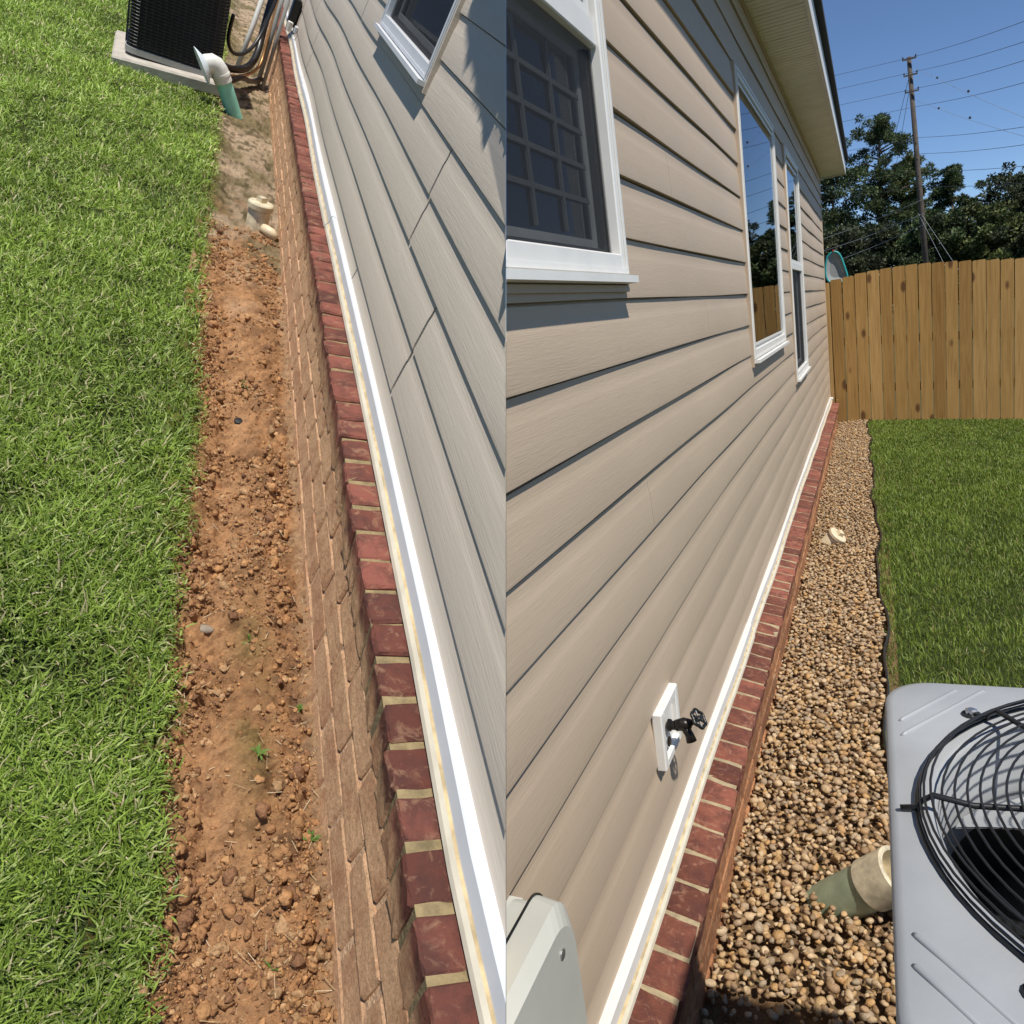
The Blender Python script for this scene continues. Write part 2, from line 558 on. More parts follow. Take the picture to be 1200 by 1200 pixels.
sheet('ground', M['far_ground'], 'R', np.linspace(-600, 600, 41), np.linspace(-400, 900, 41),
      lambda x, y: np.full_like(x, -.42), 'dry grassy ground stretching away behind the wooden fence', 'ground')
sheet('lawn', M['turf'], 'R', np.linspace(-.09, 5.0, 90), np.linspace(-.6, 9.4, 160), lambda x, y: lawn_z(x, y) - .012 - .05 * np.clip((edge_r(y) - x + .01) / .02, 0, 1),
      'turf under the sunny lawn in front of the wooden fence', 'lawn')
sheet('gravel_bed', M['gravel_bed'], 'R', np.linspace(-.45, .05, 40), np.linspace(.2, 9.25, 260),
      lambda x, y: -.014 + .014 * (fbm(x * 14, y * 14, 8) - .5), 'brown soil under the pebble strip beside the tan house', 'soil')


# ------------------------------------------------------------------ pebbles
def ico(sub):
    bm = bmesh.new(); bmesh.ops.create_icosphere(bm, subdivisions=sub, radius=1)
    V = np.array([v.co[:] for v in bm.verts]); Fc = np.array([[v.index for v in f.verts] for f in bm.faces]); bm.free()
    return V, Fc


def rand_rot(n):
    q = rng.normal(size=(n, 4)); q /= np.linalg.norm(q, axis=1)[:, None]
    w_, x, y, z = q.T
    return np.stack([np.stack([1 - 2 * (y * y + z * z), 2 * (x * y - z * w_), 2 * (x * z + y * w_)], -1),
                     np.stack([2 * (x * y + z * w_), 1 - 2 * (x * x + z * z), 2 * (y * z - x * w_)], -1),
                     np.stack([2 * (x * z - y * w_), 2 * (y * z + x * w_), 1 - 2 * (x * x + y * y)], -1)], 1)


def scatter(P, R, tones, sub, rough=.16, flat=(.55, .8), smooth=True):
    V0, F0 = ico(sub)
    n = len(P)
    k = 16
    shapes = []
    for s in range(k):
        d = 1 + rough * rng.normal(size=len(V0)) * (0.6 if sub > 1 else 1)
        for _ in range(5):
            u = rng.normal(size=3); u /= np.linalg.norm(u)
            d -= .42 * np.clip(V0 @ u - .42, 0, 1)
        sc = np.array([1, rng.uniform(.62, .95), rng.uniform(*flat)])
        shapes.append(V0 * d[:, None] * sc)
    shapes = np.array(shapes)
    S = shapes[rng.integers(0, k, n)] * R[:, None, None]
    # mostly lying flat: rotate about z plus a tilt
    rot = rand_rot(n)
    ang = rng.uniform(0, 6.283, n); til = rng.normal(0, .35, n); td = rng.uniform(0, 6.283, n)
    cz, sz = np.cos(ang), np.sin(ang)
    Rz = np.zeros((n, 3, 3)); Rz[:, 0, 0] = cz; Rz[:, 0, 1] = -sz; Rz[:, 1, 0] = sz; Rz[:, 1, 1] = cz; Rz[:, 2, 2] = 1
    ax = np.stack([np.cos(td), np.sin(td), 0 * td], 1)
    K = np.zeros((n, 3, 3)); K[:, 0, 1] = -ax[:, 2]; K[:, 0, 2] = ax[:, 1]; K[:, 1, 0] = ax[:, 2]; K[:, 1, 2] = -ax[:, 0]; K[:, 2, 0] = -ax[:, 1]; K[:, 2, 1] = ax[:, 0]
    Rt = np.eye(3)[None] + np.sin(til)[:, None, None] * K + (1 - np.cos(til))[:, None, None] * (K @ K)
    W = np.einsum('nij,njk,nvk->nvi', Rt, Rz, S) + P[:, None, :]
    nv = len(V0)
    tri = (F0[None] + (np.arange(n) * nv)[:, None, None]).reshape(-1, 3)
    tn = np.repeat(tones, nv, axis=0)
    return W.reshape(-1, 3), tri, tn


def pebbles():
    cs = .0185
    xs = np.arange(-.37, .06, cs); ys = np.arange(1.10, 9.2, cs)
    X, Y = np.meshgrid(xs, ys); X = X.ravel(); Y = Y.ravel()
    X = X + rng.uniform(-.5, .5, X.size) * cs; Y = Y + rng.uniform(-.5, .5, Y.size) * cs
    ok = (X > -.362) & (X < edge_r(Y) - .012)
    # thinner towards the near end where the soil shows
    dens = np.clip((Y - 1.14 - .10 * (X + .36) - .10 * fbm(X * 18, Y * 18, 4)) / .16, .0, 1)
    ok &= rng.random(X.size) < dens
    X, Y = X[ok], Y[ok]
    n = len(X)
    Rr = np.clip(rng.lognormal(math.log(.0102), .28, n), .005, .019)
    Z = .002 + .010 * fbm(X * 9, Y * 9, 6) + rng.uniform(-.003, .004, n)
    top = rng.random(n) < .5
    top &= dens[ok] > .9
    X2, Y2 = X[top] + rng.uniform(-.01, .01, top.sum()), Y[top] + rng.uniform(-.01, .01, top.sum())
    keep = X2 < edge_r(Y2) - .014
    X2, Y2 = X2[keep], Y2[keep]
    R2 = np.clip(rng.lognormal(math.log(.0098), .28, len(X2)), .005, .018)
    Z2 = .016 + .010 * fbm(X2 * 9, Y2 * 9, 6) + rng.uniform(-.002, .004, len(X2))
    X = np.r_[X, X2]; Y = np.r_[Y, Y2]; Z = np.r_[Z, Z2]; Rr = np.r_[Rr, R2]
    pal = np.array([(.45, .29, .135), (.40, .25, .115), (.50, .33, .165), (.30, .185, .09), (.36, .26, .16), (.52, .37, .21),
                    (.46, .27, .11), (.31, .205, .115), (.43, .30, .17), (.36, .225, .12), (.54, .40, .24), (.34, .255, .165)])
    tn = pal[rng.integers(0, len(pal), len(X))] * rng.uniform(1.0, 1.30, (len(X), 1))
    P = np.stack([X, Y, Z], 1)
    near = Y < 4.2
    V1, t1, c1 = scatter(P[near], Rr[near], tn[near], 2, .085)
    V2, t2, c2 = scatter(P[~near], Rr[~near], tn[~near], 1, .08)
    o = np_mesh('gravel', np.r_[V1, V2], np.r_[t1, t2 + len(V1)], M['pebble'], 'R', np.r_[c1, c2], True)
    tag(o, 'brown and tan river pebbles filling the strip along the tan house', 'gravel', kind='stuff')


pebbles()

# black edging
ys = np.arange(1.15, 9.2, .04)
loops = []
for y in ys:
    x = float(edge_r(y)); z = .022 + .006 * math.sin(y * 5) + .004 * math.sin(y * 13)
    loops.append([(x - .004, y, -.04), (x + .004, y, -.04), (x + .004, y, z), (x, y, z + .004), (x - .004, y, z)])
o = MB().loft(loops).build('landscape_edging', M['black'], smooth=False)
tag(o, 'wavy black plastic edging strip between the pebbles and the sunny lawn', 'edging')


# ------------------------------------------------------------------ grass
def blades(P, L, Wd, lean, tones, side, name, label, up=None, curl=.5):
    n = len(P)
    th = rng.uniform(0, 6.283, n)
    d = np.stack([np.cos(th), np.sin(th), 0 * th], 1)
    sd = np.stack([-np.sin(th), np.cos(th), 0 * th], 1)
    # side direction twisted a little out of plane
    tw = rng.normal(0, .5, n)
    sd = sd * np.cos(tw)[:, None] + np.array([0, 0, 1]) * np.sin(tw)[:, None]
    z = np.array([0, 0, 1.0])
    a1 = lean; a2 = np.clip(lean + curl * rng.uniform(.2, 1.3, n), 0, 1.75)
    d1 = d * np.sin(a1)[:, None] + z * np.cos(a1)[:, None]
    d2 = d * np.sin(a2)[:, None] + z * np.cos(a2)[:, None]
    m1 = P + d1 * (L * .55)[:, None]
    tp = m1 + d2 * (L * .45)[:, None]
    hw = (Wd * .5)[:, None]
    V = np.stack([P - sd * hw * .7, P + sd * hw * .7, m1 - sd * hw, m1 + sd * hw, tp], 1).reshape(-1, 3)
    b = (np.arange(n) * 5)[:, None]
    tri = np.concatenate([b + np.array([[0, 1, 3]]), b + np.array([[0, 3, 2]]), b + np.array([[2, 3, 4]])], 0)
    o = np_mesh(name, V, tri, M['grass'], side, np.repeat(tones, 5, axis=0))
    return tag(o, label, 'grass', kind='stuff')


def grass_right():
    n = 190000
    Y = 1.0 + 8.15 * rng.random(n) ** .8
    X = rng.uniform(-.08, 2.3, n)
    ok = (X > edge_r(Y) + .004) & (X < .10 + Y * .20 + .25) & ~((X > -.05) & (Y < 1.45))
    X, Y = X[ok], Y[ok]; n = len(X)
    c = fbm(X * 5, Y * 5, 11)
    L = rng.uniform(.022, .045, n) * (.75 + .6 * c) * np.clip(.6 + .15 * (9.2 - Y), .8, 1)
    Wd = rng.uniform(.0022, .0038, n) * np.clip(.6 + Y * .13, .9, 1.8)
    lean = np.abs(rng.normal(.35, .35, n))
    pal = np.array([(.125, .205, .024), (.095, .165, .020), (.155, .24, .036), (.075, .13, .020), (.19, .25, .055), (.23, .225, .09)])
    pi = rng.choice(6, n, p=[.28, .27, .2, .14, .08, .03])
    tn = pal[pi] * np.array([.98, .84, .85]) * (.95 + .95 * c)[:, None]
    blades(np.stack([X, Y, lawn_z(X, Y) - .008], 1), L, Wd, lean, tn, 'R', 'grass', 'short sunny green lawn grass in front of the wooden fence')


grass_right()

# ================================================================== HOUSE BUILDING BLOCKS
LAP = .1185


def lap_profile(za, zb, lip=1.0):
    """outer line of one dutch lap between local heights za..zb -> [(o, z)]"""
    slot = .0046 if lip == 1.0 else .0030
    base = [(.0165, 0), (.0170, .004), (.0152, .040), (.0136, .074), (.0128, .079), (.0112, .088), (.0104, .098),
            (.0101, LAP - slot), (.0012, LAP - slot + .0005), (.0012, LAP + .003)]
    out = []
    base = [(.0012 + (o - .0012) * lip, z) for o, z in base]
    zs = [z for o, z in base]; os_ = [o for o, z in base]
    lo = max(za, 0); hi = min(zb, LAP + .003)
    out.append((float(np.interp(lo, zs, os_)), lo))
    for o, z in base:
        if lo < z < hi: out.append((o, z))
    out.append((float(np.interp(hi, zs, os_)), hi))
    return out


def siding(house, side, xp, sg, y0, y1, z0, n, wins, joints, mat, wav):
    for k in range(n):
        zk = z0 + k * LAP
        segs = []                                    # (ya, yb, za, zb)
        cur = [(y0, y1)]
        for (wa, wb, wza, wzb) in wins:
            if wza < zk + LAP and wzb > zk:
                nxt = []
                for a, b_ in cur:
                    if wa < b_ and wb > a:
                        if wa > a: nxt.append((a, wa))
                        if wb < b_: nxt.append((wb, b_))
                        if wza - zk > .012: segs.append((wa, wb, 0, wza - zk))
                        if zk + LAP - wzb > .012: segs.append((wa, wb, wzb - zk, LAP))
                    else: nxt.append((a, b_))
                cur = nxt
        js = joints.get(k, [])
        for a, b_ in cur:
            pts = [a] + sorted(j for j in js if a + .1 < j < b_ - .1) + [b_]
            for i in range(len(pts) - 1):
                gp = .0008 if side == 'R' else .0060
                ga = gp if i else 0
                gb = gp if i < len(pts) - 2 else 0
                segs.append((pts[i] + ga, pts[i + 1] - gb, 0, LAP + .003))
        for a, b_, za, zb in segs:
            if side == 'R' and k >= 18: a = max(a, 1.7)
            if b_ - a < .01: continue
            pr = lap_profile(za, zb, 1.0 if side == 'R' else .85)
            q = max(1, int(math.ceil((b_ - a) / .16)))
            loops = []
            for i in range(q + 1):
                y = a + (b_ - a) * i / q
                do, dz = wav(y, k, zk)
                lp = [(xp + sg * (o + do), y, zk + z + dz) for o, z in pr]
                lp += [(xp - sg * .001, y, zk + pr[-1][1] + dz), (xp - sg * .001, y, zk + pr[0][1] + dz)]
                loops.append(lp)
            MB().loft(loops).build('siding_panel', mat, house, side, cut=side, smooth=True, angle=28)


def rect_minus(y0, y1, z0, z1, wins):
    out = []
    ws = sorted(wins)
    y = y0
    for wa, wb, wza, wzb in ws:
        wa2, wb2 = max(wa, y0), min(wb, y1)
        if wb2 <= wa2: continue
        if wa2 > y: out.append((y, wa2, z0, z1))
        if wza > z0: out.append((wa2, wb2, z0, min(wza, z1)))
        if wzb < z1: out.append((wa2, wb2, max(wzb, z0), z1))
        y = wb2
    if y < y1: out.append((y, y1, z0, z1))
    return out


def frame_ring(mb, xa, xb, ya, yb, za, zb, w_, wb_=None, mi=0):
    wb_ = wb_ or w_
    x0, x1 = min(xa, xb), max(xa, xb)
    mb.box(x0, x1, ya, ya + w_, za, zb, mi)
    mb.box(x0, x1, yb - w_, yb, za, zb, mi)
    mb.box(x0, x1, ya + w_, yb - w_, za, za + wb_, mi)
    mb.box(x0, x1, ya + w_, yb - w_, zb - w_, zb, mi)


def window(house, side, xp, sg, ya, yb, za, zb, hung, white, grid=False, screen=True, cutw=True):
    ct = side if cutw else None
    X = lambda o: xp + sg * o
    fw = .034 if hung else .030
    mb = MB(); frame_ring(mb, X(.0), X(.024), ya, yb, za, zb, fw, .04)
    win = mb.build('window', white, house, side, cut=ct, bevel=.0025)
    if win is None: return
    mb = MB(); frame_ring(mb, X(.0245), X(.027), ya + .004, yb - .004, za + .004, zb - .004, .009)
    mb.build('frame_bead', white, win, side, cut=ct)
    mb = MB(); mb.box(min(X(.0), X(.042)), max(X(.0), X(.042)), ya - .004, yb + .004, za - .014, za - .001)
    mb.build('sill', white, win, side, cut=ct)
    iy0, iy1, iz0, iz1 = ya + fw, yb - fw, za + .04, zb - fw
    zm = (za + zb) / 2 + .01
    mb = MB(); frame_ring(mb, X(-.045), X(-.002) if hung else X(.012), iy0, iy1, iz0, iz1, .012)
    mb.build('jamb_liner', M['frame_dark'] if hung else white, win, side, cut=ct)
    if hung:
        mb = MB(); mb.box(min(X(-.03), X(.012)), max(X(-.03), X(.018)), iy0, iy1, zm - .022, zm + .022)
        mb.build('meeting_rail', white, win, side, cut=ct, bevel=.002)
        panes = [(iz0 + .012, zm - .02), (zm + .02, iz1 - .012)]
    else:
        panes = [(iz0 + .012, iz1 - .012)]
    for i, (a, b_) in enumerate(panes):
        o0 = (-.020 if i == 0 else .010) if hung else .016
        mb = MB(); frame_ring(mb, X(o0 - .012), X(o0 + .004), iy0 + .012, iy1 - .012, a, b_, .018 if hung else .010)
        mb.build('sash', white if not (hung and i == 0) else M['blind'], win, side, cut=ct)
        mb = MB(); mb.box(min(X(o0 - .003), X(o0)), max(X(o0 - .003), X(o0)), iy0 + .024, iy1 - .024, a + .012, b_ - .012)
        mb.build('pane', M['glass'], win, side, cut=ct)
        if grid:
            wy = (iy1 - iy0 - .076)
            for q in range(1, 6):
                y = iy0 + .038 + wy * q / 6
                mb = MB(); mb.box(min(X(o0 + .001), X(o0 + .006)), max(X(o0 + .001), X(o0 + .006)), y - .004, y + .004, a + .026, b_ - .026)
                mb.build('muntin', M['muntin'], win, side, cut=ct)
            for q in range(1, 5):
                z = a + .026 + (b_ - a - .052) * q / 5
                mb = MB(); mb.box(min(X(o0 + .0015), X(o0 + .0055)), max(X(o0 + .0015), X(o0 + .0055)), iy0 + .038, iy1 - .038, z - .004, z + .004)
                mb.build('muntin', M['muntin'], win, side, cut=ct)
        if hung and i == 0 and screen:
            mb = MB(); mb.box(min(X(.004), X(.006)), max(X(.004), X(.006)), iy0 + .002, iy1 - .002, iz0 + .002, b_ - .002)
            mb.build('insect_screen', M['screen'], win, side, cut=ct)
    mb = MB()
    x0, x1 = X(-.20), X(-.045)
    mb.box(min(x0, X(-.19)), max(x0, X(-.19)), ya, yb, za, zb)
    mb.build('dark_room', M['room'], win, side, cut=ct)
    mb = MB()
    for q in range(int((zb - za - .1) / .045)):
        z = za + .06 + q * .045
        mb.add([(X(-.085), iy0, z), (X(-.085), iy1, z), (X(-.060), iy1, z + .012), (X(-.060), iy0, z + .012)], [(0, 1, 2, 3)])
    mb.build('blind_slats', M['room'], win, side, cut=ct)
    return win


def brick_mesh(sx, sy, sz, mat, tilt=0, seed=0, ks=1.0):
    r = random.Random(seed)
    bm = bmesh.new(); bmesh.ops.create_cube(bm, size=1)
    for v in bm.verts:
        v.co = Vector((v.co.x * sx, v.co.y * sy, v.co.z * sz)) + Vector((r.uniform(-1, 1), r.uniform(-1, 1), r.uniform(-1, 1))) * .0018
    bmesh.ops.bevel(bm, geom=bm.edges[:], offset=.0045, segments=1, affect='EDGES')
    big = [e for e in bm.edges if e.calc_length() > .03]
    bmesh.ops.subdivide_edges(bm, edges=big, cuts=2, use_grid_fill=True)
    jt = .0017 if sy < .12 else .0006
    for v in bm.verts: v.co += Vector((r.uniform(-1, 1), r.uniform(-1, 1), r.uniform(-1, 1))) * jt
    if tilt: bmesh.ops.rotate(bm, verts=bm.verts, cent=(0, 0, 0), matrix=Matrix.Rotation(tilt, 3, 'Y'))
    if ks != 1: bmesh.ops.scale(bm, verts=bm.verts, vec=(ks, ks, ks))
    me = bpy.data.meshes.new('brick'); bm.to_mesh(me); bm.free(); me.materials.append(mat)
    return me


def put_brick(me, pos, house, side, half):
    po, no = PLANE[side]
    pos = Vector(pos) * KS[side]
    sg = 1 if side == 'R' else -1
    d = (Vector(pos) - po).dot(no) * sg
    hh = .11 * KS[side]
    if d < -hh: return                                   # the house ends at its corner
    if d < hh:
        bm = bmesh.new(); bm.from_mesh(me)
        r = bmesh.ops.bisect_plane(bm, geom=bm.verts[:] + bm.edges[:] + bm.faces[:], dist=1e-6,
                                   plane_co=po - pos + no * (.0015 * sg), plane_no=no * sg, clear_inner=True)
        ed = [e for e in r['geom_cut'] if isinstance(e, bmesh.types.BMEdge) and e.is_boundary]
        if ed: bmesh.ops.holes_fill(bm, edges=ed, sides=0)
        if not bm.faces:
            bm.free(); return
        m2 = bpy.data.meshes.new('brick'); bm.to_mesh(m2); bm.free(); m2.materials.append(me.materials[0])
        o = bpy.data.objects.new('brick', m2); COL.objects.link(o)
        o.parent = house; o.location = pos - vbase(house)
        return
    o = bpy.data.objects.new('brick', me); COL.objects.link(o)
    o.parent = house
    o.location = Vector(pos) - vbase(house)
    o.rotation_euler = (random.uniform(-.012, .012), random.uniform(-.012, .012), random.uniform(-.012, .012))


def trim(house, side, xp, sg, y0, y1, zb, wav):
    q = max(2, int((y1 - y0) / .12))
    loops = []
    for i in range(q + 1):
        y = y0 + (y1 - y0) * i / q
        do, dz = wav(y)
        pr = [(.001, 0), (.034, 0), (.0375, .003), (.0365, .012), (.0325, .0205), (.0300, .0225), (.0285, .0240), (.0270, .0480), (.0240, .0510), (.001, .0510)]
        loops.append([(xp + sg * (o + (do if o > .005 else 0)), y, zb + z + dz) for o, z in pr])
    mids = [1, 1, 1, 1, 2, 2, 0, 0, 0, 0]
    return MB().loft(loops, 0, True, mids).build('trim', [M['white'] if side == 'R' else M['white_cool'], M['cream'], M['rust']], house, side, cut=side)


# ================================================================== RIGHT HOUSE
XR = -.447                                               # wall plane
houseR = thing('vinyl_sided_house', 'tan vinyl sided house with brick base, white windows and a long eave', 'house', 'R', (XR, 4.6, 0))
YE = 9.08
winsR = [(.55, 1.505, 1.486, 2.30), (3.22, 4.47, 1.187, 2.262), (5.06, 5.98, .917, 2.262)]
opR = [(a + .008, b_ - .008, c + .008, d - .008) for a, b_, c, d in winsR]


def wavR(y, k, z):
    return (.0012 * math.sin(y * 1.9 + k * 1.3) + .0008 * math.sin(y * 5.1 + k), .0016 * math.sin(y * 1.1 + k * .7) + .001 * math.sin(y * 3.7 + k * 2.1))


siding(houseR, 'R', XR, 1, .35, YE, .26, 20, opR, {1: [2.6, 6.1], 3: [4.1], 5: [6.6], 6: [1.55], 9: [2.35], 12: [2.0], 15: [2.6]}, M['siding_tan'], wavR)
for a, b_, c, d in rect_minus(.35, 1.7, .2, 2.36, winsR) + rect_minus(1.7, YE, .2, 2.62, winsR):
    MB().box(XR - .14, XR - .002, a, b_, c, d).build('wall_sheathing', M['backing'], houseR, 'R', cut='R')
window(houseR, 'R', XR + .004, 1, *winsR[0], True, M['white'], grid=True)
window(houseR, 'R', XR + .004, 1, *winsR[1], False, M['white'])
window(houseR, 'R', XR + .004, 1, *winsR[2], True, M['white'])
# J channels round the windows
for a, b_, c, d in winsR:
    mb = MB(); frame_ring(mb, XR, XR + .024, a - .012, b_ + .012, c - .028, d + .012, .0115)
    mb.build('window_channel', M['siding_tan'], houseR, 'R', cut='R')


def wtR(y):
    return (.002 * math.sin(y * 2.3) + .0015 * math.sin(y * 6.1), .0025 * math.sin(y * 1.3 + 1) + .0012 * math.sin(y * 4.7))


trim(houseR, 'R', XR, 1, .45, 2.62, .262, lambda y: (wtR(y)[0] + .004, wtR(y)[1] + .003))
trim(houseR, 'R', XR, 1, 2.58, 5.9, .262, wtR)
trim(houseR, 'R', XR, 1, 5.87, YE - .02, .262, wtR)
# corner post
MB().box(XR - .02, XR + .020, YE - .03, YE + .012, .25, 2.6).build('corner_post', M['siding_tan'], houseR, 'R', bevel=.003)
MB().box(XR - .05, XR + .045, YE - .04, YE + .03, .285, .305).build('corner_cap', M['white'], houseR, 'R', bevel=.003)
# soffit boards, fascia, gutterless roof edge
zs, xe = 2.604, -.212
for i, y in enumerate(np.arange(1.7, 9.40, .20)):
    y1 = min(y + .196, 9.42)
    mb = MB()
    nrib = 4
    for r in range(nrib):
        a = y + (y1 - y) * r / nrib; b_ = y + (y1 - y) * (r + 1) / nrib - .006
        mb.box(XR - .01, xe - .002, a, b_, zs, zs + .012)
    mb.box(XR - .01, xe - .002, y, y1, zs + .008, zs + .016)
    mb.build('soffit_board', M['soffit'], houseR, 'R', cut='R')
MB().box(xe, xe + .018, 1.7, 9.44, zs - .014, zs + .115).build('fascia', M['white'], houseR, 'R', cut='R', bevel=.002)
MB().box(XR - .3, xe + .016, 9.425, 9.443, zs - .014, zs + .095).build('fascia', M['white'], houseR, 'R', bevel=.002)
MB().loft([[(xe + .05, y, zs + .118), (xe + .05, y, zs + .150), (XR - .9, y, zs + .60), (XR - .9, y, zs + .565)] for y in (1.7, 9.47)]).build('roof', M['shingle'], houseR, 'R', cut='R')
MB().box(XR - .002, XR + .020, 1.7, YE, zs - .030, zs - .002).build('frieze_trim', M['siding_tan'], houseR, 'R', cut='R')
# end wall beyond the corner
MB().box(XR - 1.6, XR - .01, YE - .10, YE - .005, -.1, 2.62).build('end_wall', M['siding_tan'], houseR, 'R')
# brick base
PR = .0953
tilt = math.radians(14)
rowR = [brick_mesh(.115, .0845, .092, M['brick'], tilt, i) for i in range(8)]
facR = [brick_mesh(.09, .190, .058, M['brick_face'], 0, 20 + i) for i in range(8)]
y = .75; i = 0
while y < YE:
    put_brick(rowR[i % 8], (-.407 + random.uniform(-.002, .002), y, .201 + random.uniform(-.002, .002)), houseR, 'R', .03)
    y += PR; i += 1
for c in range(3):
    y = .95 + (.1 if c % 2 else 0)
    zc = .113 - c * .068
    while y < YE - .03:
        put_brick(facR[(i * 5) % 8], (-.409 + random.uniform(-.0015, .0015), y, zc), houseR, 'R', .05)
        y += .2; i += 1
ct_, st_ = math.cos(tilt), math.sin(tilt)
rc = (-.407, .201)
pr = [(dx * ct_ + dz * st_ + rc[0], -dx * st_ + dz * ct_ + rc[1]) for dx, dz in ((-.055, -.044), (.0535, -.044), (.0535, .0425), (-.055, .0425))]
MB().loft([[(x, yy, z) for x, z in pr] for yy in (.6, YE)]).build('ledge_mortar', M['mortar'], houseR, 'R', cut='R')
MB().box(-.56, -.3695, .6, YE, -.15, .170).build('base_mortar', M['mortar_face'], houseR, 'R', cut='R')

# ------------------------------------------------------------------ outdoor faucet
fa = thing('outdoor_faucet', 'dark outdoor faucet with round valve wheel on a white wall plate', 'faucet', 'R', (-.43, 1.466, .55))
mb = MB(); xo = XR + .012
frame_ring(mb, xo, xo + .022, 1.392, 1.540, .485, .616, .020)
mb.build('wall_plate', M['white'], fa, 'R', bevel=.003)
MB().box(xo, xo + .010, 1.410, 1.522, .503, .598).build('plate_recess', M['white'], fa, 'R')
MB().lathe((xo + .019, 1.455, .560), (1, 0, 0), [(.018, 0), (.018, .008), (.013, .012), (.013, .05)], 14).build('flange', M['valve'], fa, 'R', smooth=True, angle=40)
MB().tube([(xo + .04, 1.455, .560), (xo + .066, 1.46, .565), (xo + .085, 1.462, .566)], [.016, .019, .013], 12).build('valve_body', M['valve'], fa, 'R', smooth=True)
MB().tube([(xo + .062, 1.46, .562), (xo + .078, 1.452, .540), (xo + .085, 1.448, .518)], [.013, .0125, .0155], 12).build('spout', M['valve'], fa, 'R', smooth=True)
d = Vector((.75, -.12, .55)).normalized()
c0 = Vector((xo + .082, 1.462, .567))
MB().tube([c0, c0 + d * .035], [.009, .006], 10).build('stem', M['valve'], fa, 'R', smooth=True)
c1 = c0 + d * .033
u = d.cross(Vector((0, 0, 1))).normalized(); w2 = d.cross(u)
wh = MB().tube([c1 + (u * math.cos(t) + w2 * math.sin(t)) * (.026 + .0022 * math.cos(6 * t)) for t in [2 * math.pi * k / 36 for k in range(36)]], .0048, 8, closed=True).build('valve_wheel', M['black'], fa, 'R', smooth=True)
for k in range(6):
    t = 2 * math.pi * k / 6
    MB().tube([c1, c1 + (u * math.cos(t) + w2 * math.sin(t)) * .026], .003, 6).build('wheel_spoke', M['black'], wh, 'R')
MB().lathe(c1 - d * .004, d, [(.009, 0), (.009, .008), (.005, .012)], 10).build('wheel_hub', M['black'], wh, 'R')
MB().box(xo + .0205, xo + .026, 1.425, 1.445, .508, .530).build('tag_clip', M['valve'], fa, 'R')

for ch in fa.children_recursive:
    if ch.name.split('.')[0] not in ('wall_plate', 'plate_recess'): ch.data.transform(Matrix.Scale(.74, 4))

# ------------------------------------------------------------------ utility box at the corner
ub = thing('utility_box', 'pale grey utility box on tan siding at the house corner', 'utility box', 'R', (XR, .6, .70))
MB().box(XR + .015, -.413, .30, .718, .30, .728).build('back_plate', M['box_grey'], ub, 'R', cut='R', bevel=.0)


def rounded(ya, yb, za, zb, r, x, n=6):
    pts = []
    for cy, cz, a0 in ((yb - r, zb - r, 0), (ya + r, zb - r, 90), (ya + r, za + r, 180), (yb - r, za + r, 270)):
        for k in range(n + 1):
            a = math.radians(a0 + 90 * k / n)
            pts.append((x, cy + r * math.cos(a), cz + r * math.sin(a)))
    return pts


MB().loft([rounded(.30, .712, .32, .748, .03, -.413), rounded(.30, .712, .32, .752, .035, -.385)]).build('box_body', M['box_grey'], ub, 'R', cut='R')
MB().loft([rounded(.30, .715, .32, .760, .035, -.384), rounded(.30, .712, .32, .764, .045, -.352), rounded(.312, .695, .335, .752, .05, -.338)]).build('box_cover', M['box_grey'], ub, 'R', cut='R')

MB().loft([rounded(.30, .7175, .318, .7615, .036, -.3855), rounded(.30, .7175, .318, .7615, .036, -.3825)]).build('lid_seam', M['black'], ub, 'R', cut='R')
for yy_, zz_ in ((.655, .722), (.668, .60)):
    MB().lathe((-.339, yy_, zz_), (1, 0, 0), [(.006, 0), (.006, .003), (.003, .004)], 10).build('screw', M['steel'], ub, 'R', cut='R')

# ------------------------------------------------------------------ air conditioner, right
AX, AY, AH, AZ, AB, AS = .452, 1.142, .452, .63, -.787, .64
ac = thing('air_conditioner', 'pale grey air conditioner with round black fan guard beside the pebbles', 'air conditioner', 'R', (AX, AY, AB))


def rrect(cx, cy, h, r, z, n=8):
    pts = []
    for sx, sy, a0 in ((1, 1, 0), (-1, 1, 90), (-1, -1, 180), (1, -1, 270)):
        for k in range(n + 1):
            a = math.radians(a0 + 90 * k / n)
            pts.append((cx + sx * (h - r) + r * math.cos(a), cy + sy * (h - r) + r * math.sin(a), z))
    return pts


def circ_like(loop, cx, cy, r, z):
    out = []
    for x, y_, _ in loop:
        a = math.atan2(y_ - cy, x - cx)
        out.append((cx + r * math.cos(a), cy + r * math.sin(a), z))
    return out


def dense(loop, m_=3):
    out = []
    n = len(loop)
    for i in range(n):
        p, q = Vector(loop[i]), Vector(loop[(i + 1) % n])
        k = max(1, int((p - q).length / .045))
        out += [tuple(p.lerp(q, t / k)) for t in range(k)]
    return out


base_loop = dense(rrect(AX, AY, AH, .085, 0))


def rl(h, r, z):
    s = h / AH
    return [(AX + (x - AX) * s, AY + (y_ - AY) * s, z) for x, y_, _ in base_loop]


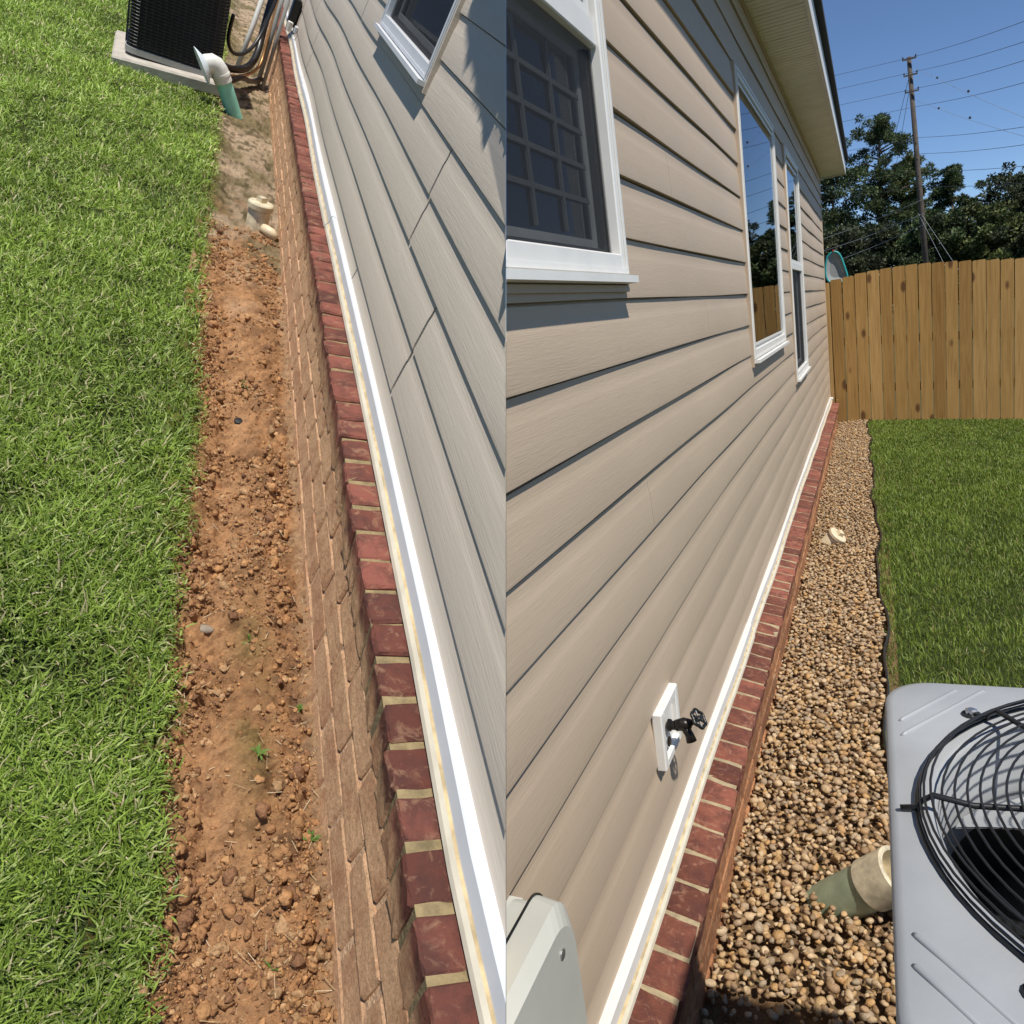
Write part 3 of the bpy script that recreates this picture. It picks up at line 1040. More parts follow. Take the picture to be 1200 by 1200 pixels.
loops = [rl(AH - .004, .08, AZ - .045), rl(AH, .085, AZ - .038), rl(AH, .085, AZ - .012), rl(AH - .004, .083, AZ - .004), rl(AH - .014, .08, AZ),
         rl(AH - .05, .06, AZ + .002)] + [circ_like(base_loop, AX, AY, r, z) for r, z in ((.400, AZ + .004), (.392, AZ + .001), (.386, AZ - .008), (.384, AZ - .16))]
MB().loft(loops, 0, False).build('top_panel', M['ac_grey'], ac, 'R', smooth=True, angle=50)
MB().loft([rl(AH - .012, .08, AB + .05), rl(AH - .012, .08, AZ - .042)], 0, False).build('coil_core', M['ac_black'], ac, 'R')
lv = MB()
for k in range(58):
    z = AB + .07 + k * .0222
    lv.loft([rl(AH - .010, .08, z), rl(AH - .003, .08, z - .004), rl(AH - .003, .08, z + .008), rl(AH - .010, .08, z + .012)], 0, False)
tag(lv.build('louver_panel', M['ac_grey'], ac, 'R'), kind='stuff')
MB().loft([rl(AH, .085, AB - .02), rl(AH, .085, AB + .05)]).build('base_pan', M['ac_grey'], ac, 'R')
for (xa, ya, xb, yb) in ((.024, 1.418, .126, 1.555), (.025, 1.366, .172, 1.560), (.023, .890, .118, .780), (.021, .840, .086, .765), (.78, 1.56, .88, 1.42), (.73, 1.56, .88, 1.37), (.78, .72, .88, .86), (.73, .72, .88, .91)):
    MB().tube([(xa, ya, AZ - .0012), (xa + (xb - xa) * .04, ya + (yb - ya) * .04, AZ + .0012), (xb - (xb - xa) * .04, yb - (yb - ya) * .04, AZ + .0012), (xb, yb, AZ - .0012)], .0042, 8).build('pressed_rib', M['ac_grey'], ac, 'R', smooth=True)
# fan guard: a basket of wire rings
def gz(r):
    t = r / .412
    return AZ + .012 + .020 * (1 - t ** 6) + .008 * (1 - t * t)


rings = [(.414, AZ + .006), (.412, AZ + .014), (.409, AZ + .022), (.404, AZ + .029), (.395, AZ + .035)] + [(r, gz(r)) for r in np.arange(.380, .07, -.0165)]
gd = MB().tube([(AX + .414 * math.cos(t), AY + .414 * math.sin(t), AZ + .006) for t in [2 * math.pi * k / 72 for k in range(72)]], .0034, 6, closed=True).build('fan_guard', M['black_metal'], ac, 'R', smooth=True)
for r, z in rings[1:]:
    MB().tube([(AX + r * math.cos(t), AY + r * math.sin(t), z) for t in [2 * math.pi * k / 64 for k in range(64)]], .0020, 5, closed=True).build('guard_ring', M['black_metal'], gd, 'R', smooth=True)
for k in range(8):
    t = math.radians(45 * k)
    cs, sn = math.cos(t), math.sin(t)
    pts = [(AX + r * cs, AY + r * sn, z) for r, z in ((.436, AZ + .006), (.414, AZ + .010), (.407, AZ + .022), (.392, AZ + .033), (.34, gz(.34) - .005), (.2, gz(.2) - .005), (.07, gz(.07) - .005))]
    MB().tube(pts, .0046, 8).build('guard_spoke', M['black_metal'], gd, 'R', smooth=True)
    if k % 2:
        bo = MB().lathe((AX + .442 * cs, AY + .442 * sn, AZ + .002), (0, 0, 1), [(.016, 0), (.016, .004), (.010, .005), (.009, .011), (.004, .013)], 12).build('bolt', M['black_metal'], gd, 'R', smooth=True, angle=35)
        MB().lathe((AX + .442 * cs, AY + .442 * sn, AZ + .0065), (0, 0, 1), [(.0105, 0), (.0105, .007), (.006, .009)], 6).build('bolt_head', M['steel'], bo, 'R')
MB().lathe((AX, AY, gz(.07) - .008), (0, 0, 1), [(.075, 0), (.075, .006), (.06, .010)], 24).build('guard_hub', M['black_metal'], gd, 'R', smooth=True, angle=40)
fn = MB().lathe((AX, AY, AZ - .13), (0, 0, 1), [(.08, 0), (.085, .05), (.07, .06)], 24).build('fan_motor', M['ac_black'], ac, 'R', smooth=True, angle=40)
for k in range(3):
    mb = MB(); a0 = math.radians(128 + 120 * k)
    N, Q = 8, 6
    vs = []
    for i in range(N + 1):
        r = .07 + (.365 - .07) * i / N
        wd = math.radians(34 + 20 * (i / N))
        for j in range(Q + 1):
            a = a0 + wd * (j / Q - .5) + .25 * i / N
            vs.append((AX + r * math.cos(a), AY + r * math.sin(a), AZ - .10 + .075 * (j / Q - .5) - .012 * math.sin(math.pi * j / Q)))
    fs = [(i * (Q + 1) + j, i * (Q + 1) + j + 1, (i + 1) * (Q + 1) + j + 1, (i + 1) * (Q + 1) + j) for i in range(N) for j in range(Q)]
    n0 = len(vs)
    vs += [(x, y_, z - .0025) for x, y_, z in vs]
    fs += [tuple(n0 + q for q in reversed(f)) for f in fs]
    mb.add(vs, fs).build('fan_blade', M['ac_fan'], fn, 'R', smooth=True)
MB().lathe((AX, AY, AZ - .30), (0, 0, 1), [(.384, 0), (.384, .01)], 40).build('fan_well_floor', M['ac_black'], ac, 'R')
MB().lathe((AX, AY, AZ - .30), (0, 0, 1), [(.385, 0), (.3855, .14)], 48, caps=False).build('fan_well', M['ac_black'], ac, 'R', smooth=True)

for ch in ac.children_recursive:
    ch.data.transform(Matrix.Scale(AS, 4))
ac.matrix_world = T(AX * AS, AY * AS, 0)

# ------------------------------------------------------------------ pipes, right
pp = thing('drain_pipe', 'sage green drain pipe with cream coupling leaning out of pebbles', 'pipe', 'R', (-.11, 1.66, 0))
a = Vector((-.150, 1.690, -.03)); b2 = Vector((.030, 1.640, .150))
dr = (b2 - a).normalized()
MB().lathe(a, dr, [(.052, 0), (.052, .165), (.046, .166), (.046, .05)], 32).build('pipe', M['pipe_green'], pp, 'R', smooth=True, angle=40)
MB().lathe(a + dr * .155, dr, [(.053, 0), (.058, .002), (.058, .085), (.055, .088), (.047, .086), (.047, .02)], 32).build('coupling', M['pvc_pale'], pp, 'R', smooth=True, angle=40)


def cleanout(side, pos, ax, label, rr, hh, mat):
    t = thing('cleanout_pipe', label, 'pipe', side, pos)
    p = Vector(pos); ax = Vector(ax).normalized()
    MB().lathe(p - ax * .05, ax, [(rr, 0), (rr, .05 + hh * .72), (rr * .97, .052 + hh * .72)], 24).build('pipe', mat, t, side, smooth=True, angle=40)
    c = MB().lathe(p + ax * hh * .68, ax, [(rr * 1.05, 0), (rr * 1.17, .003), (rr * 1.17, hh * .2), (rr * 1.08, hh * .25), (rr * .6, hh * .27)], 24).build('cap', mat, t, side, smooth=True, angle=35)
    u = ax.orthogonal().normalized(); v_ = ax.cross(u)
    top = p + ax * (hh * .94)
    s = rr * .36
    MB().loft([[top + u * s * a_ + v_ * s * b_ for a_, b_ in ((-1, -1), (1, -1), (1, 1), (-1, 1))],
               [top + ax * .022 + u * s * .9 * a_ + v_ * s * .9 * b_ for a_, b_ in ((-1, -1), (1, -1), (1, 1), (-1, 1))]]).build('square_plug', mat, c, side)
    return t


cleanout('R', (-.262, 4.58, .01), (.55, -.10, .55), 'cream capped cleanout pipe tilted among the brown pebbles', .047, .085, M['pvc_cream'])

# ------------------------------------------------------------------ fence
fe = thing('wooden_fence', 'tall honey brown wooden picket fence across the end of the yard', 'fence', 'R', (.6, 9.16, 0))
FX = [-.5, -.4, -.15, .17, .51, .77, 1.34, 2.4]
FT = [1.50, 1.53, 1.557, 1.575, 1.568, 1.54, 1.475, 1.36]
FB = [.02, .02, .0, -.015, -.04, -.06, -.11, -.19]
PW = .1185
pick = {}
x = -.50
k = 0
while x < 2.6:
    zt = float(np.interp(x + .05, FX, FT)) + random.uniform(-.004, .004); zb = float(np.interp(x + .05, FX, FB)) + .012
    wd = PW - random.uniform(.004, .010)
    yy = 9.16 + random.uniform(-.003, .003)
    ear = .010
    prof = [(x, zb), (x + wd, zb), (x + wd, zt - ear), (x + wd - ear, zt), (x + ear, zt), (x, zt - ear)]
    MB().loft([[(px, y_, pz) for px, pz in prof] for y_ in (yy - .008, yy + .008)]).build('picket', M['wood'], fe, 'R')
    x += PW; k += 1
for z0 in (.35, .85, 1.25):
    MB().loft([[(xx, 9.171, z), (xx, 9.209, z), (xx, 9.209, z + .085), (xx, 9.171, z + .085)] for xx, z in ((-.5, z0), (2.6, z0 - .2))]).build('rail', M['wood'], fe, 'R')
for px in (-.42, 2.0):
    MB().box(px, px + .09, 9.212, 9.30, -.4, 1.25).build('post', M['wood'], fe, 'R')
MB().box(-.375, -.345, 9.10, 9.135, -.02, .27).build('end_batten', M['wood'], fe, 'R')

# ------------------------------------------------------------------ pool net behind the fence
pn = thing('pool_net', 'teal rimmed pool skimmer net poking up behind the fence by the house corner', 'pool net', 'R', (-.33, 9.34, 1.5))
out = []
corners = [(-.436, 1.50), (-.425, 1.77), (-.36, 1.835), (-.285, 1.815), (-.24, 1.66), (-.20, 1.50)]
def chaik(p, it=3):
    for _ in range(it):
        q = []
        for i in range(len(p)):
            a_, b_ = p[i], p[(i + 1) % len(p)]
            q += [tuple(.75 * np.array(a_) + .25 * np.array(b_)), tuple(.25 * np.array(a_) + .75 * np.array(b_))]
        p = q
    return p
lp = chaik([(x_, z_) for x_, z_ in corners])
MB().tube([(x_, 9.34, z_) for x_, z_ in lp], .010, 8, closed=True).build('rim', M['teal_plastic'], pn, 'R', smooth=True)
n = len(lp)
mb = MB(); mb.add([(x_, 9.342, z_) for x_, z_ in lp] + [(x_ * .6 - .33 * .4, 9.37, z_ * .6 + 1.65 * .4) for x_, z_ in lp],
       [tuple(range(n, 2 * n))] + [(i, (i + 1) % n, n + (i + 1) % n, n + i) for i in range(n)])
mb.build('net', M['net'], pn, 'R')
MB().tube([(-.33, 9.345, 1.52), (-.34, 9.36, .4), (-.34, 9.38, -.4)], .014, 8).build('handle', M['steel'], pn, 'R', smooth=True)
MB().box(-.352, -.338, 9.325, 9.338, 1.83, 1.85).build('clip', simple('red_clip', (.45, .03, .03)), pn, 'R')

# ------------------------------------------------------------------ utility pole and wires
PY = 45.0
sc_ = PY / 32.0
def at(x_, z_, y_=PY): return Vector((x_, y_, z_))
pt = Vector((1.423 * sc_, PY, 1.4 + 7.32 * sc_)); pb = Vector((1.803 * sc_, PY, 1.4 + .53 * sc_))
dirp = (pb - pt) / (pb.z - pt.z)
pbase = pt + dirp * (-.42 - pt.z)
up_ = thing('utility_pole', 'tall weathered wooden utility pole rising beyond the fence', 'utility pole', 'R', tuple(pbase))
MB().tube([pbase, pbase.lerp(pt, .5), pt], [.15, .125, .095], 14).build('pole', M['pole'], up_, 'R', smooth=True)
for k, dz in enumerate((-.12, -.82, -1.55)):
    c = pt + dirp * dz; c = Vector((c.x, PY - .16, pt.z + dz))
    arm = MB().box(c.x - .30, c.x + .30, PY - .22, PY - .15, c.z - .03, c.z + .03).build('crossarm', M['pole'], up_, 'R')
    for sx in (-.27, .27):
        MB().lathe((c.x + sx, PY - .19, c.z + .05), (0, 0, 1), [(.02, 0), (.04, .02), (.025, .04), (.04, .06), (.02, .09)], 10).build('insulator', M['wire'], arm, 'R', smooth=True)

WIRES = [((1.549, 8.662), (2.925, 6.169), 'topmost dark power line running right from the pole top', 0),
         ((1.717, 8.199), (2.927, 5.799), 'dark power line second from the top of the pole', 0),
         ((1.706, 7.673), (2.929, 5.457), 'dark power line third from the top of the pole', 0),
         ((1.592, 7.114), (2.932, 5.048), 'dark power line fourth from the top of the pole', 0),
         ((1.675, 6.121), (2.936, 4.217), 'thick dark line leaving the pole at mid height', 0),
         ((1.70, 5.60), (2.938, 3.876), 'lower dark line just above the tree tops', 0),
         ((1.72, 5.05), (2.941, 3.465), 'low dark line crossing in front of the tree tops', 0),
         ((1.74, 4.55), (2.943, 3.133), 'lowest dark line crossing in front of the trees', 0),
         ((1.593, 8.336), (2.906, 4.417), 'pale glinting wire sloping down right from the pole top', 1),
         ((1.62, 7.30), (2.937, 4.038), 'lower pale glinting wire sloping down right from the pole', 1)]
for (a_, b_, lab, pale) in WIRES:
    A = Vector((a_[0] * sc_, PY - .2, 1.4 + (a_[1] - 1.4) * sc_)); Bq = Vector((b_[0] * sc_, 20 * sc_, 1.4 + (b_[1] - 1.4) * sc_))
    E_ = A + (Bq - A) * 1.5
    pts = []
    for i in range(15):
        t = i / 14
        p = A.lerp(E_, t); p.z -= .5 * math.sin(math.pi * t) * .25
        pts.append(p)
    if not pale:                                     # goes on past the pole, away to the left
        far = A + Vector((-14, 2, 1.0))
        pts = [far, A.lerp(far, .5) - Vector((0, 0, .15))] + pts
    wi = thing('power_line', lab, 'power line', 'R', tuple(A), 'power lines strung from the utility pole')
    MB().tube(pts, .008 if not pale else .006, 5).build('cable', M['wire_pale' if pale else 'wire'], wi, 'R')
    if pale:
        for t in (.3, .62):
            p = A.lerp(Bq, t)
            MB().lathe(p + Vector((0, 0, -.09)), (0, 0, 1), [(.01, 0), (.04, .02), (.04, .07), (.01, .09)], 8).build('marker', M['wire'], wi, 'R')
LOWW = [((-2.4, 4.35), (2.1, 5.20), 'pale line crossing the dark pines just left of the pole'),
        ((-2.4, 3.70), (2.15, 4.55), 'second pale line crossing the dark pines left of the pole'),
        ((-2.4, 2.90), (2.2, 4.05), 'lowest pale line crossing the dark pines left of the pole')]
for a_, b_, lab in LOWW:
    A = Vector((a_[0] * 1.2, PY + 4, a_[1])); Bq = Vector((b_[0] * 1.15, PY - .25, b_[1]))
    pts = [A.lerp(Bq, t / 8) - Vector((0, 0, .10 * math.sin(math.pi * t / 8))) for t in range(9)]
    o = MB().tube(pts, .009, 5).build('power_line', M['wire_pale'])
    tag(o, lab, 'power line', 'power lines strung from the utility pole')
for k, dx in enumerate((1.6, 2.3)):
    o = MB().tube([(pt.x + .25 + k * .1, PY - .1, 4.6), (pbase.x + dx, PY - 1.0, -.42)], .008, 5).build('guy_wire', M['wire_pale'])
    tag(o, ('left' if k == 0 else 'right') + ' one of two pale guy wires beside the pole foot', 'guy wire', 'guy wires of the utility pole')
for k, dx in enumerate((-1.1, -.7)):
    o = MB().tube([(pt.x - .05, PY - .1, pt.z - 1.0 - k * .6), (pt.x + dx, PY + .6, pt.z - 4.9)], .010, 5).build('drop_wire', M['wire'])
    tag(o, ('left' if k == 0 else 'right') + ' one of two thin wires dropping left of the pole', 'wire', 'drop wires beside the utility pole')


# ------------------------------------------------------------------ trees
def tree(name, label, x_, y_, h, hw, zlow, pal, kind, nleaf, trunk=.22, seed=1, lean=0.0):
    nleaf = int(nleaf * (2.4 if kind == 'pine' else 3.4))
    r = np.random.default_rng(seed)
    t = thing(name, label, 'tree', 'R', (x_, y_, -.42), 'trees standing beyond the fence')
    top = Vector((x_ + lean, y_, h * .96))
    MB().tube([(x_, y_, -.42), (x_ + lean * .5, y_, h * .45), tuple(top)], [trunk, trunk * .7, .04], 9).build('trunk', M['bark'], t, 'R', smooth=True)
    cl = []
    nb = 30 if kind == 'pine' else 34
    for i in range(nb):
        f = (i + r.random()) / nb
        z = zlow + (h - zlow) * f
        if kind == 'pine': rad = hw * (1.0 - .72 * f ** 1.6) * r.uniform(.45, 1.1)
        else: rad = hw * math.sqrt(max(.03, 1 - (2 * f - .85) ** 2 / 1.4)) * r.uniform(.5, 1.05)
        a = r.uniform(0, 6.283)
        e = Vector((x_ + lean * f + rad * math.cos(a), y_ + rad * math.sin(a), z + (.10 if kind == 'pine' else .25) * rad))
        s = Vector((x_ + lean * f, y_, z - .25 * rad))
        MB().tube([s, s.lerp(e, .6) + Vector((0, 0, .05)), e], [trunk * .3, trunk * .18, .02], 5).build('limb', M['bark'], t, 'R')
        for q in range(4 if kind == 'pine' else 7):
            g = r.uniform(.55, 1.08)
            cl.append((s.lerp(e, g) + Vector(tuple(r.normal(0, .16 * hw, 3) * (1, 1, .55))), (r.uniform(.10, .19) if kind == 'pine' else r.uniform(.15, .27)) * hw * (1.1 - .4 * f)))
    cl.append((top, .2 * hw))
    cl.append((top - Vector((0, 0, .3 * hw)), .3 * hw))
    C = np.array([c[:] for c, _ in cl]); S = np.array([s for _, s in cl])
    ci = r.choice(len(cl), nleaf, p=S ** 2 / (S ** 2).sum())
    d = r.normal(size=(nleaf, 3)); d /= np.linalg.norm(d, axis=1)[:, None]
    P = C[ci] + d * (S[ci] * r.random(nleaf) ** .45)[:, None] * np.array([1, 1, .72])
    L = r.uniform(.11, .24, nleaf) * (1.35 if kind == 'pine' else 1.0)
    Wd = L * (.22 if kind == 'pine' else .55)
    u = d + r.normal(0, .7, (nleaf, 3)); u[:, 2] += .35; u /= np.linalg.norm(u, axis=1)[:, None]
    v_ = np.cross(u, r.normal(size=(nleaf, 3))); v_ /= np.linalg.norm(v_, axis=1)[:, None]
    V = np.stack([P - v_ * Wd[:, None] * .5, P + u * L[:, None] * .5 - v_ * Wd[:, None] * .7, P + u * L[:, None], P + u * L[:, None] * .5 + v_ * Wd[:, None] * .7], 1)
    b = (np.arange(nleaf) * 4)[:, None]
    tri = np.concatenate([b + [[0, 1, 2]], b + [[0, 2, 3]]])
    ctone = r.uniform(.7, 2.1, len(cl))[ci]
    tn = np.array(pal)[r.integers(0, len(pal), nleaf)] * (ctone * r.uniform(.75, 1.25, nleaf))[:, None]
    V = V.reshape(-1, 3) - np.array([x_, y_, -.42])
    np_mesh('crown', V, tri, M['leaf'], 'R', np.repeat(tn, 4, axis=0), parent=t)
    return t


PINE = [(.038, .058, .022), (.050, .072, .028), (.030, .048, .018), (.070, .085, .032)]
OLIVE = [(.070, .086, .026), (.050, .068, .022), (.095, .105, .034), (.060, .074, .026)]
DARK = [(.030, .040, .018), (.040, .048, .022), (.024, .034, .015), (.052, .054, .028)]
tree('pine_tree', 'tallest pine with open crown left of the utility pole', .75, 70, 14.0, 3.2, 4.2, PINE, 'pine', 11000, .26, 3, .25)
tree('pine_tree', 'dark pine half hidden behind the far house corner', -2.3, 66, 10.0, 3.1, .8, PINE, 'leaf', 11000, .22, 4)
tree('leafy_tree', 'olive green tree directly behind the utility pole', 3.0, 72, 10.9, 2.5, 2.0, OLIVE, 'pine', 13000, .22, 5)
tree('leafy_tree', 'rounded green tree just right of the utility pole', 5.7, 69, 9.2, 2.1, 1.5, PINE, 'pine', 11000, .2, 6)
tree('leafy_tree', 'broad dark tree at the right edge beyond the fence', 9.8, 68, 7.4, 3.3, 1.0, DARK, 'leaf', 12000, .24, 7)
tree('leafy_tree', 'dark tree low between the pines above the fence top', .6, 62, 5.0, 2.4, .2, DARK, 'leaf', 9000, .18, 8)
tree('leafy_tree', 'low shadowy tree behind the pole foot', 3.6, 60, 5.2, 2.5, .0, PINE, 'leaf', 9000, .18, 9)
tree('leafy_tree', 'low bushy tree filling the gap beside the broad dark tree', 7.0, 60, 5.0, 2.3, .0, OLIVE, 'leaf', 9000, .18, 10)
tree('leafy_tree', 'low dark tree under the left pine by the net', -2.3, 58, 5.0, 2.4, .0, DARK, 'leaf', 8000, .18, 11)
tree('leafy_tree', 'dark tree cut by the right picture edge', 14.2, 70, 8.0, 3.2, .6, DARK, 'leaf', 8000, .24, 12)
tree('leafy_tree', 'low dark bush tree at the far right above the fence', 10.6, 58, 4.4, 2.6, .0, DARK, 'leaf', 8000, .18, 13)

# ================================================================== SETTING, left yard
def edge_l(y):
    y = np.asarray(y, float)
    e = np.interp(y, [0, .49, .67, .9, 1.2, 1.48, 1.93, 2.3, 3.0, 3.7, 4.9, 5.6, 7, 12], [.215, .219, .225, .22, .212, .211, .222, .198, .192, .185, .19, .17, .16, .15])
    return e + .016 * (fbm(y * 6, y * 0 + 2.2, 21) - .5) + .018 * (vnoise(y * 17, y * 0 + 7.7, 22) - .5)


def lawnl_z(x, y):
    return .026 - .14 * np.maximum(.22 - x, 0) * np.clip((y - .4) / 3.5, .15, 1) + .018 * (fbm(x * 4, y * 4, 31) - .5)


def soil_z(x, y):
    e = edge_l(y)
    t = (x - e) / (.50 - e)
    groove = -.030 * np.exp(-((t - .30) / .16) ** 2) + .014 * np.exp(-((t - .72) / .2) ** 2) + .02 * np.clip((t - .88) / .12, 0, 1) ** 2
    lump = .052 * (fbm(x * 16, y * 16, 41, 5) - .5) + .036 * (fbm(x * 48, y * 48, 47, 3) - .5) + .018 * (fbm(x * 120, y * 120, 49, 2) - .5)
    amp = np.clip((3.3 - y) / .9, .42, 1) 
    bank = .014 * np.clip(-t / .1 + .15, 0, 1)
    return -.006 + groove * amp + lump * amp + bank


def soil_tone(x, y):
    e = edge_l(y)
    t = (x - e) / (.50 - e)
    n1 = fbm(x * 9, y * 9, 61); n2 = fbm(x * 26, y * 26, 63); n3 = fbm(x * 5, y * 3, 67)
    clay = np.array([.50, .27, .13]); dark = np.array([.22, .12, .065]); sand = np.array([.52, .34, .20]); moss = np.array([.15, .15, .04]); pale = np.array([.46, .36, .25])
    c = clay[None] * (.75 + .6 * n1[:, None])
    k = np.clip((n2 - .5) * 3 + .6 * (t - .6), 0, .8)[:, None]; c = c * (1 - k) + dark * k
    k = (np.exp(-((t - .42) / .14) ** 2) * np.clip((n1 - .35) * 2.5, 0, .7))[:, None]; c = c * (1 - k) + np.array([.62, .35, .18]) * k
    k = np.clip((t - .86) / .12 + (n2 - .5), 0, .85)[:, None]; c = c * (1 - k) + sand * k
    k = np.clip((y - 2.9 + 1.6 * (n1 - .5)) / .8, 0, .9)[:, None]; c = c * (1 - k) + (pale * (.6 + .75 * n1[:, None])) * k
    k = (np.clip((y - 2.6) / .5, 0, 1) * np.clip((n3 - .52) * 7, 0, .7))[:, None]; c = c * (1 - k) + np.array([.17, .14, .06]) * k
    k = (np.clip((y - 2.8) / .5, 0, 1) * np.clip((n2 - .56) * 9, 0, .8))[:, None]; c = c * (1 - k) + np.array([.10, .085, .04]) * k
    k = (np.clip(.16 - t, 0, .2) / .2 * np.clip((n3 - .38) * 5, 0, .9))[:, None]; c = c * (1 - k) + moss * k
    k = (np.exp(-((t - .55) / .12) ** 2) * np.exp(-((y - 1.0) / .22) ** 2) * np.clip((n1 - .3) * 3, 0, .7))[:, None]; c = c * (1 - k) + moss * k
    return c


ysl = np.concatenate([np.arange(.12, 1.7, .0045), np.arange(1.7, 3.2, .008), np.arange(3.2, 12.0, .04)])
sheet('soil', M['soil'], 'L', np.arange(.145, .575, .0045), ysl, soil_z, 'bare red clay soil strip between green lawn and grey house', 'soil', soil_tone)
sheet('lawn', M['turf'], 'L', np.concatenate([np.arange(-3.2, -.2, .1), np.arange(-.2, .26, .02)]), np.arange(.05, 12.2, .06),
      lambda x, y: lawnl_z(x, y) - .014 - .10 * np.clip((x - edge_l(y) + .004) / .02, 0, 1), 'turf under the bright green lawn beside the bare soil', 'lawn')


def clods():
    n = 52000
    Y = .2 + 3.3 * rng.random(n) ** 1.25
    t = rng.random(n)
    e = edge_l(Y); X = e + (.495 - e) * t
    dn = fbm(X * 8, Y * 8, 71)
    p = np.clip((dn - .36) * 3.2, .05, 1) * (.55 + .45 * (np.abs(t - .42) > .14)) * (.35 + .65 * np.clip((.93 - t) / .08, 0, 1))
    ok = rng.random(n) < p
    X, Y, t = X[ok], Y[ok], t[ok]; n = len(X)
    R = np.clip(rng.lognormal(math.log(.0023), .70, n), .0010, .017)
    tn = np.array([(.47, .25, .115), (.40, .205, .095), (.52, .28, .125), (.29, .15, .08), (.54, .33, .17)])[rng.integers(0, 5, n)] * rng.uniform(.75, 1.2, (n, 1))
    P = np.stack([X, Y, soil_z(X, Y) + R * .1], 1)
    big = R > .0055
    Va, ta, ca = scatter(P[big], R[big], tn[big], 2, .34, (.6, .95))
    Vb, tb, cb_ = scatter(P[~big], R[~big], tn[~big], 1, .28, (.6, .95))
    V = np.r_[Va, Vb]; tr_ = np.r_[ta, tb + len(Va)]; c = np.r_[ca, cb_]
    tag(np_mesh('soil_clods', V, tr_, M['clod'], 'L', c, False), 'crumbled clods of red clay scattered along the bare soil', 'soil', kind='stuff')


clods()


def straw():
    n = 380
    Y = .25 + 2.9 * rng.random(n) ** 1.2
    e = edge_l(Y); X = e + (.50 - e) * rng.random(n)
    L = rng.uniform(.008, .035, n)
    tn = np.array([(.50, .38, .22), (.40, .28, .15), (.56, .46, .30)])[rng.integers(0, 3, n)]
    th = rng.uniform(0, 6.283, n)
    d = np.stack([np.cos(th), np.sin(th), rng.uniform(-.1, .3, n)], 1)
    s = np.stack([-np.sin(th), np.cos(th), 0 * th], 1) * .0005
    P = np.stack([X, Y, soil_z(X, Y) + .004], 1)
    V = np.stack([P - s, P + s, P + d * L[:, None] + s, P + d * L[:, None] - s], 1).reshape(-1, 3)
    b = (np.arange(n) * 4)[:, None]
    tag(np_mesh('straw', V, np.concatenate([b + [[0, 1, 2]], b + [[0, 2, 3]]]), M['straw'], 'L', np.repeat(tn, 4, axis=0)), 'thin dry straw bits lying on the red soil', 'straw', kind='stuff')


straw()


def grass_left():
    n = 290000
    Y = .12 + 9.0 * rng.random(n) ** 1.75
    X = edge_l(Y) + .030 - rng.random(n) * (.25 + .30 * Y + .12)
    fr_ = fbm(X * 7, Y * 7, 81)
    d_e = edge_l(Y) - X
    ok = rng.random(n) < np.clip(.55 + d_e / .05, .05, 1) * np.clip(.45 + 2.2 * (fr_ - .25), .22, 1)
    # worn patch round the concrete pad
    ok &= ~((np.abs(X + .12) < .32) & (Y > 5.55) & (Y < 6.4))
    X, Y, fr_, d_e = X[ok], Y[ok], fr_[ok], d_e[ok]; n = len(X)
    L = (.014 + .036 * rng.random(n) ** 1.4) * (.65 + .75 * fr_) * np.clip(.5 + d_e / .08, .55, 1)
    Wd = rng.uniform(.0018, .0042, n) * np.clip(.75 + Y * .17, .85, 2.0)
    lean = np.abs(rng.normal(.75, .38, n))
    pal = np.array([(.225, .325, .046), (.175, .265, .040), (.30, .41, .078), (.12, .185, .032), (.39, .46, .16), (.50, .44, .26)])
    pi = rng.choice(6, n, p=[.25, .25, .17, .19, .08, .06])
    c2 = fbm(X * 2.5, Y * 2.5, 83)
    tn = pal[pi] * (.42 + .65 * fr_ + .65 * c2)[:, None] * np.clip(.86 + Y * .07, .8, 1.22)[:, None]
    blades(np.stack([X, Y, lawnl_z(X, Y) - .010], 1), L, Wd, lean, tn, 'L', 'grass', 'bright green lawn grass beside the strip of bare soil', curl=.6)


grass_left()
# broad-leaf weeds and seedlings
WEED = [(.345, 2.15, 'small green seedling in the soil near the black cap'), (.375, 1.15, 'pale green seedling in the middle of the soil strip'),
        (.468, .70, 'tiny bright leaf seedling beside a soil clod near the brick'), (.47, .98, 'small grass tuft at the foot of the brick'),
        (.25, .62, 'weed sprig at the lawn edge at bottom left'), (.38, .86, 'short grass tuft low in the soil strip'), (.40, .50, 'grass sprig in the soil at the bottom of the frame')]
for (wx, wy, lab) in WEED:
    mb = MB()
    z0 = .0 + float(soil_z(np.array([wx]), np.array([wy]))[0])
    for q in range(random.randint(5, 9)):
        a_ = random.uniform(0, 6.28); L = random.uniform(.014, .030); el = random.uniform(.3, 1.1)
        d = Vector((math.cos(a_) * math.cos(el), math.sin(a_) * math.cos(el), math.sin(el))); s = Vector((-math.sin(a_), math.cos(a_), 0)) * .0026
        p = Vector((wx, wy, z0)); m1 = p + d * L * .55; tp = p + d * L + Vector((0, 0, -.25 * L))
        mb.add([p - s * .4, p + s * .4, m1 + s, tp, m1 - s], [(0, 1, 2, 4), (4, 2, 3)])
    o = mb.build('weed', simple('weed_leaf', (.10, .17, .03), .5, var=.3), None, 'L')
    tag(o, lab, 'weed', 'weeds growing in the bare soil')
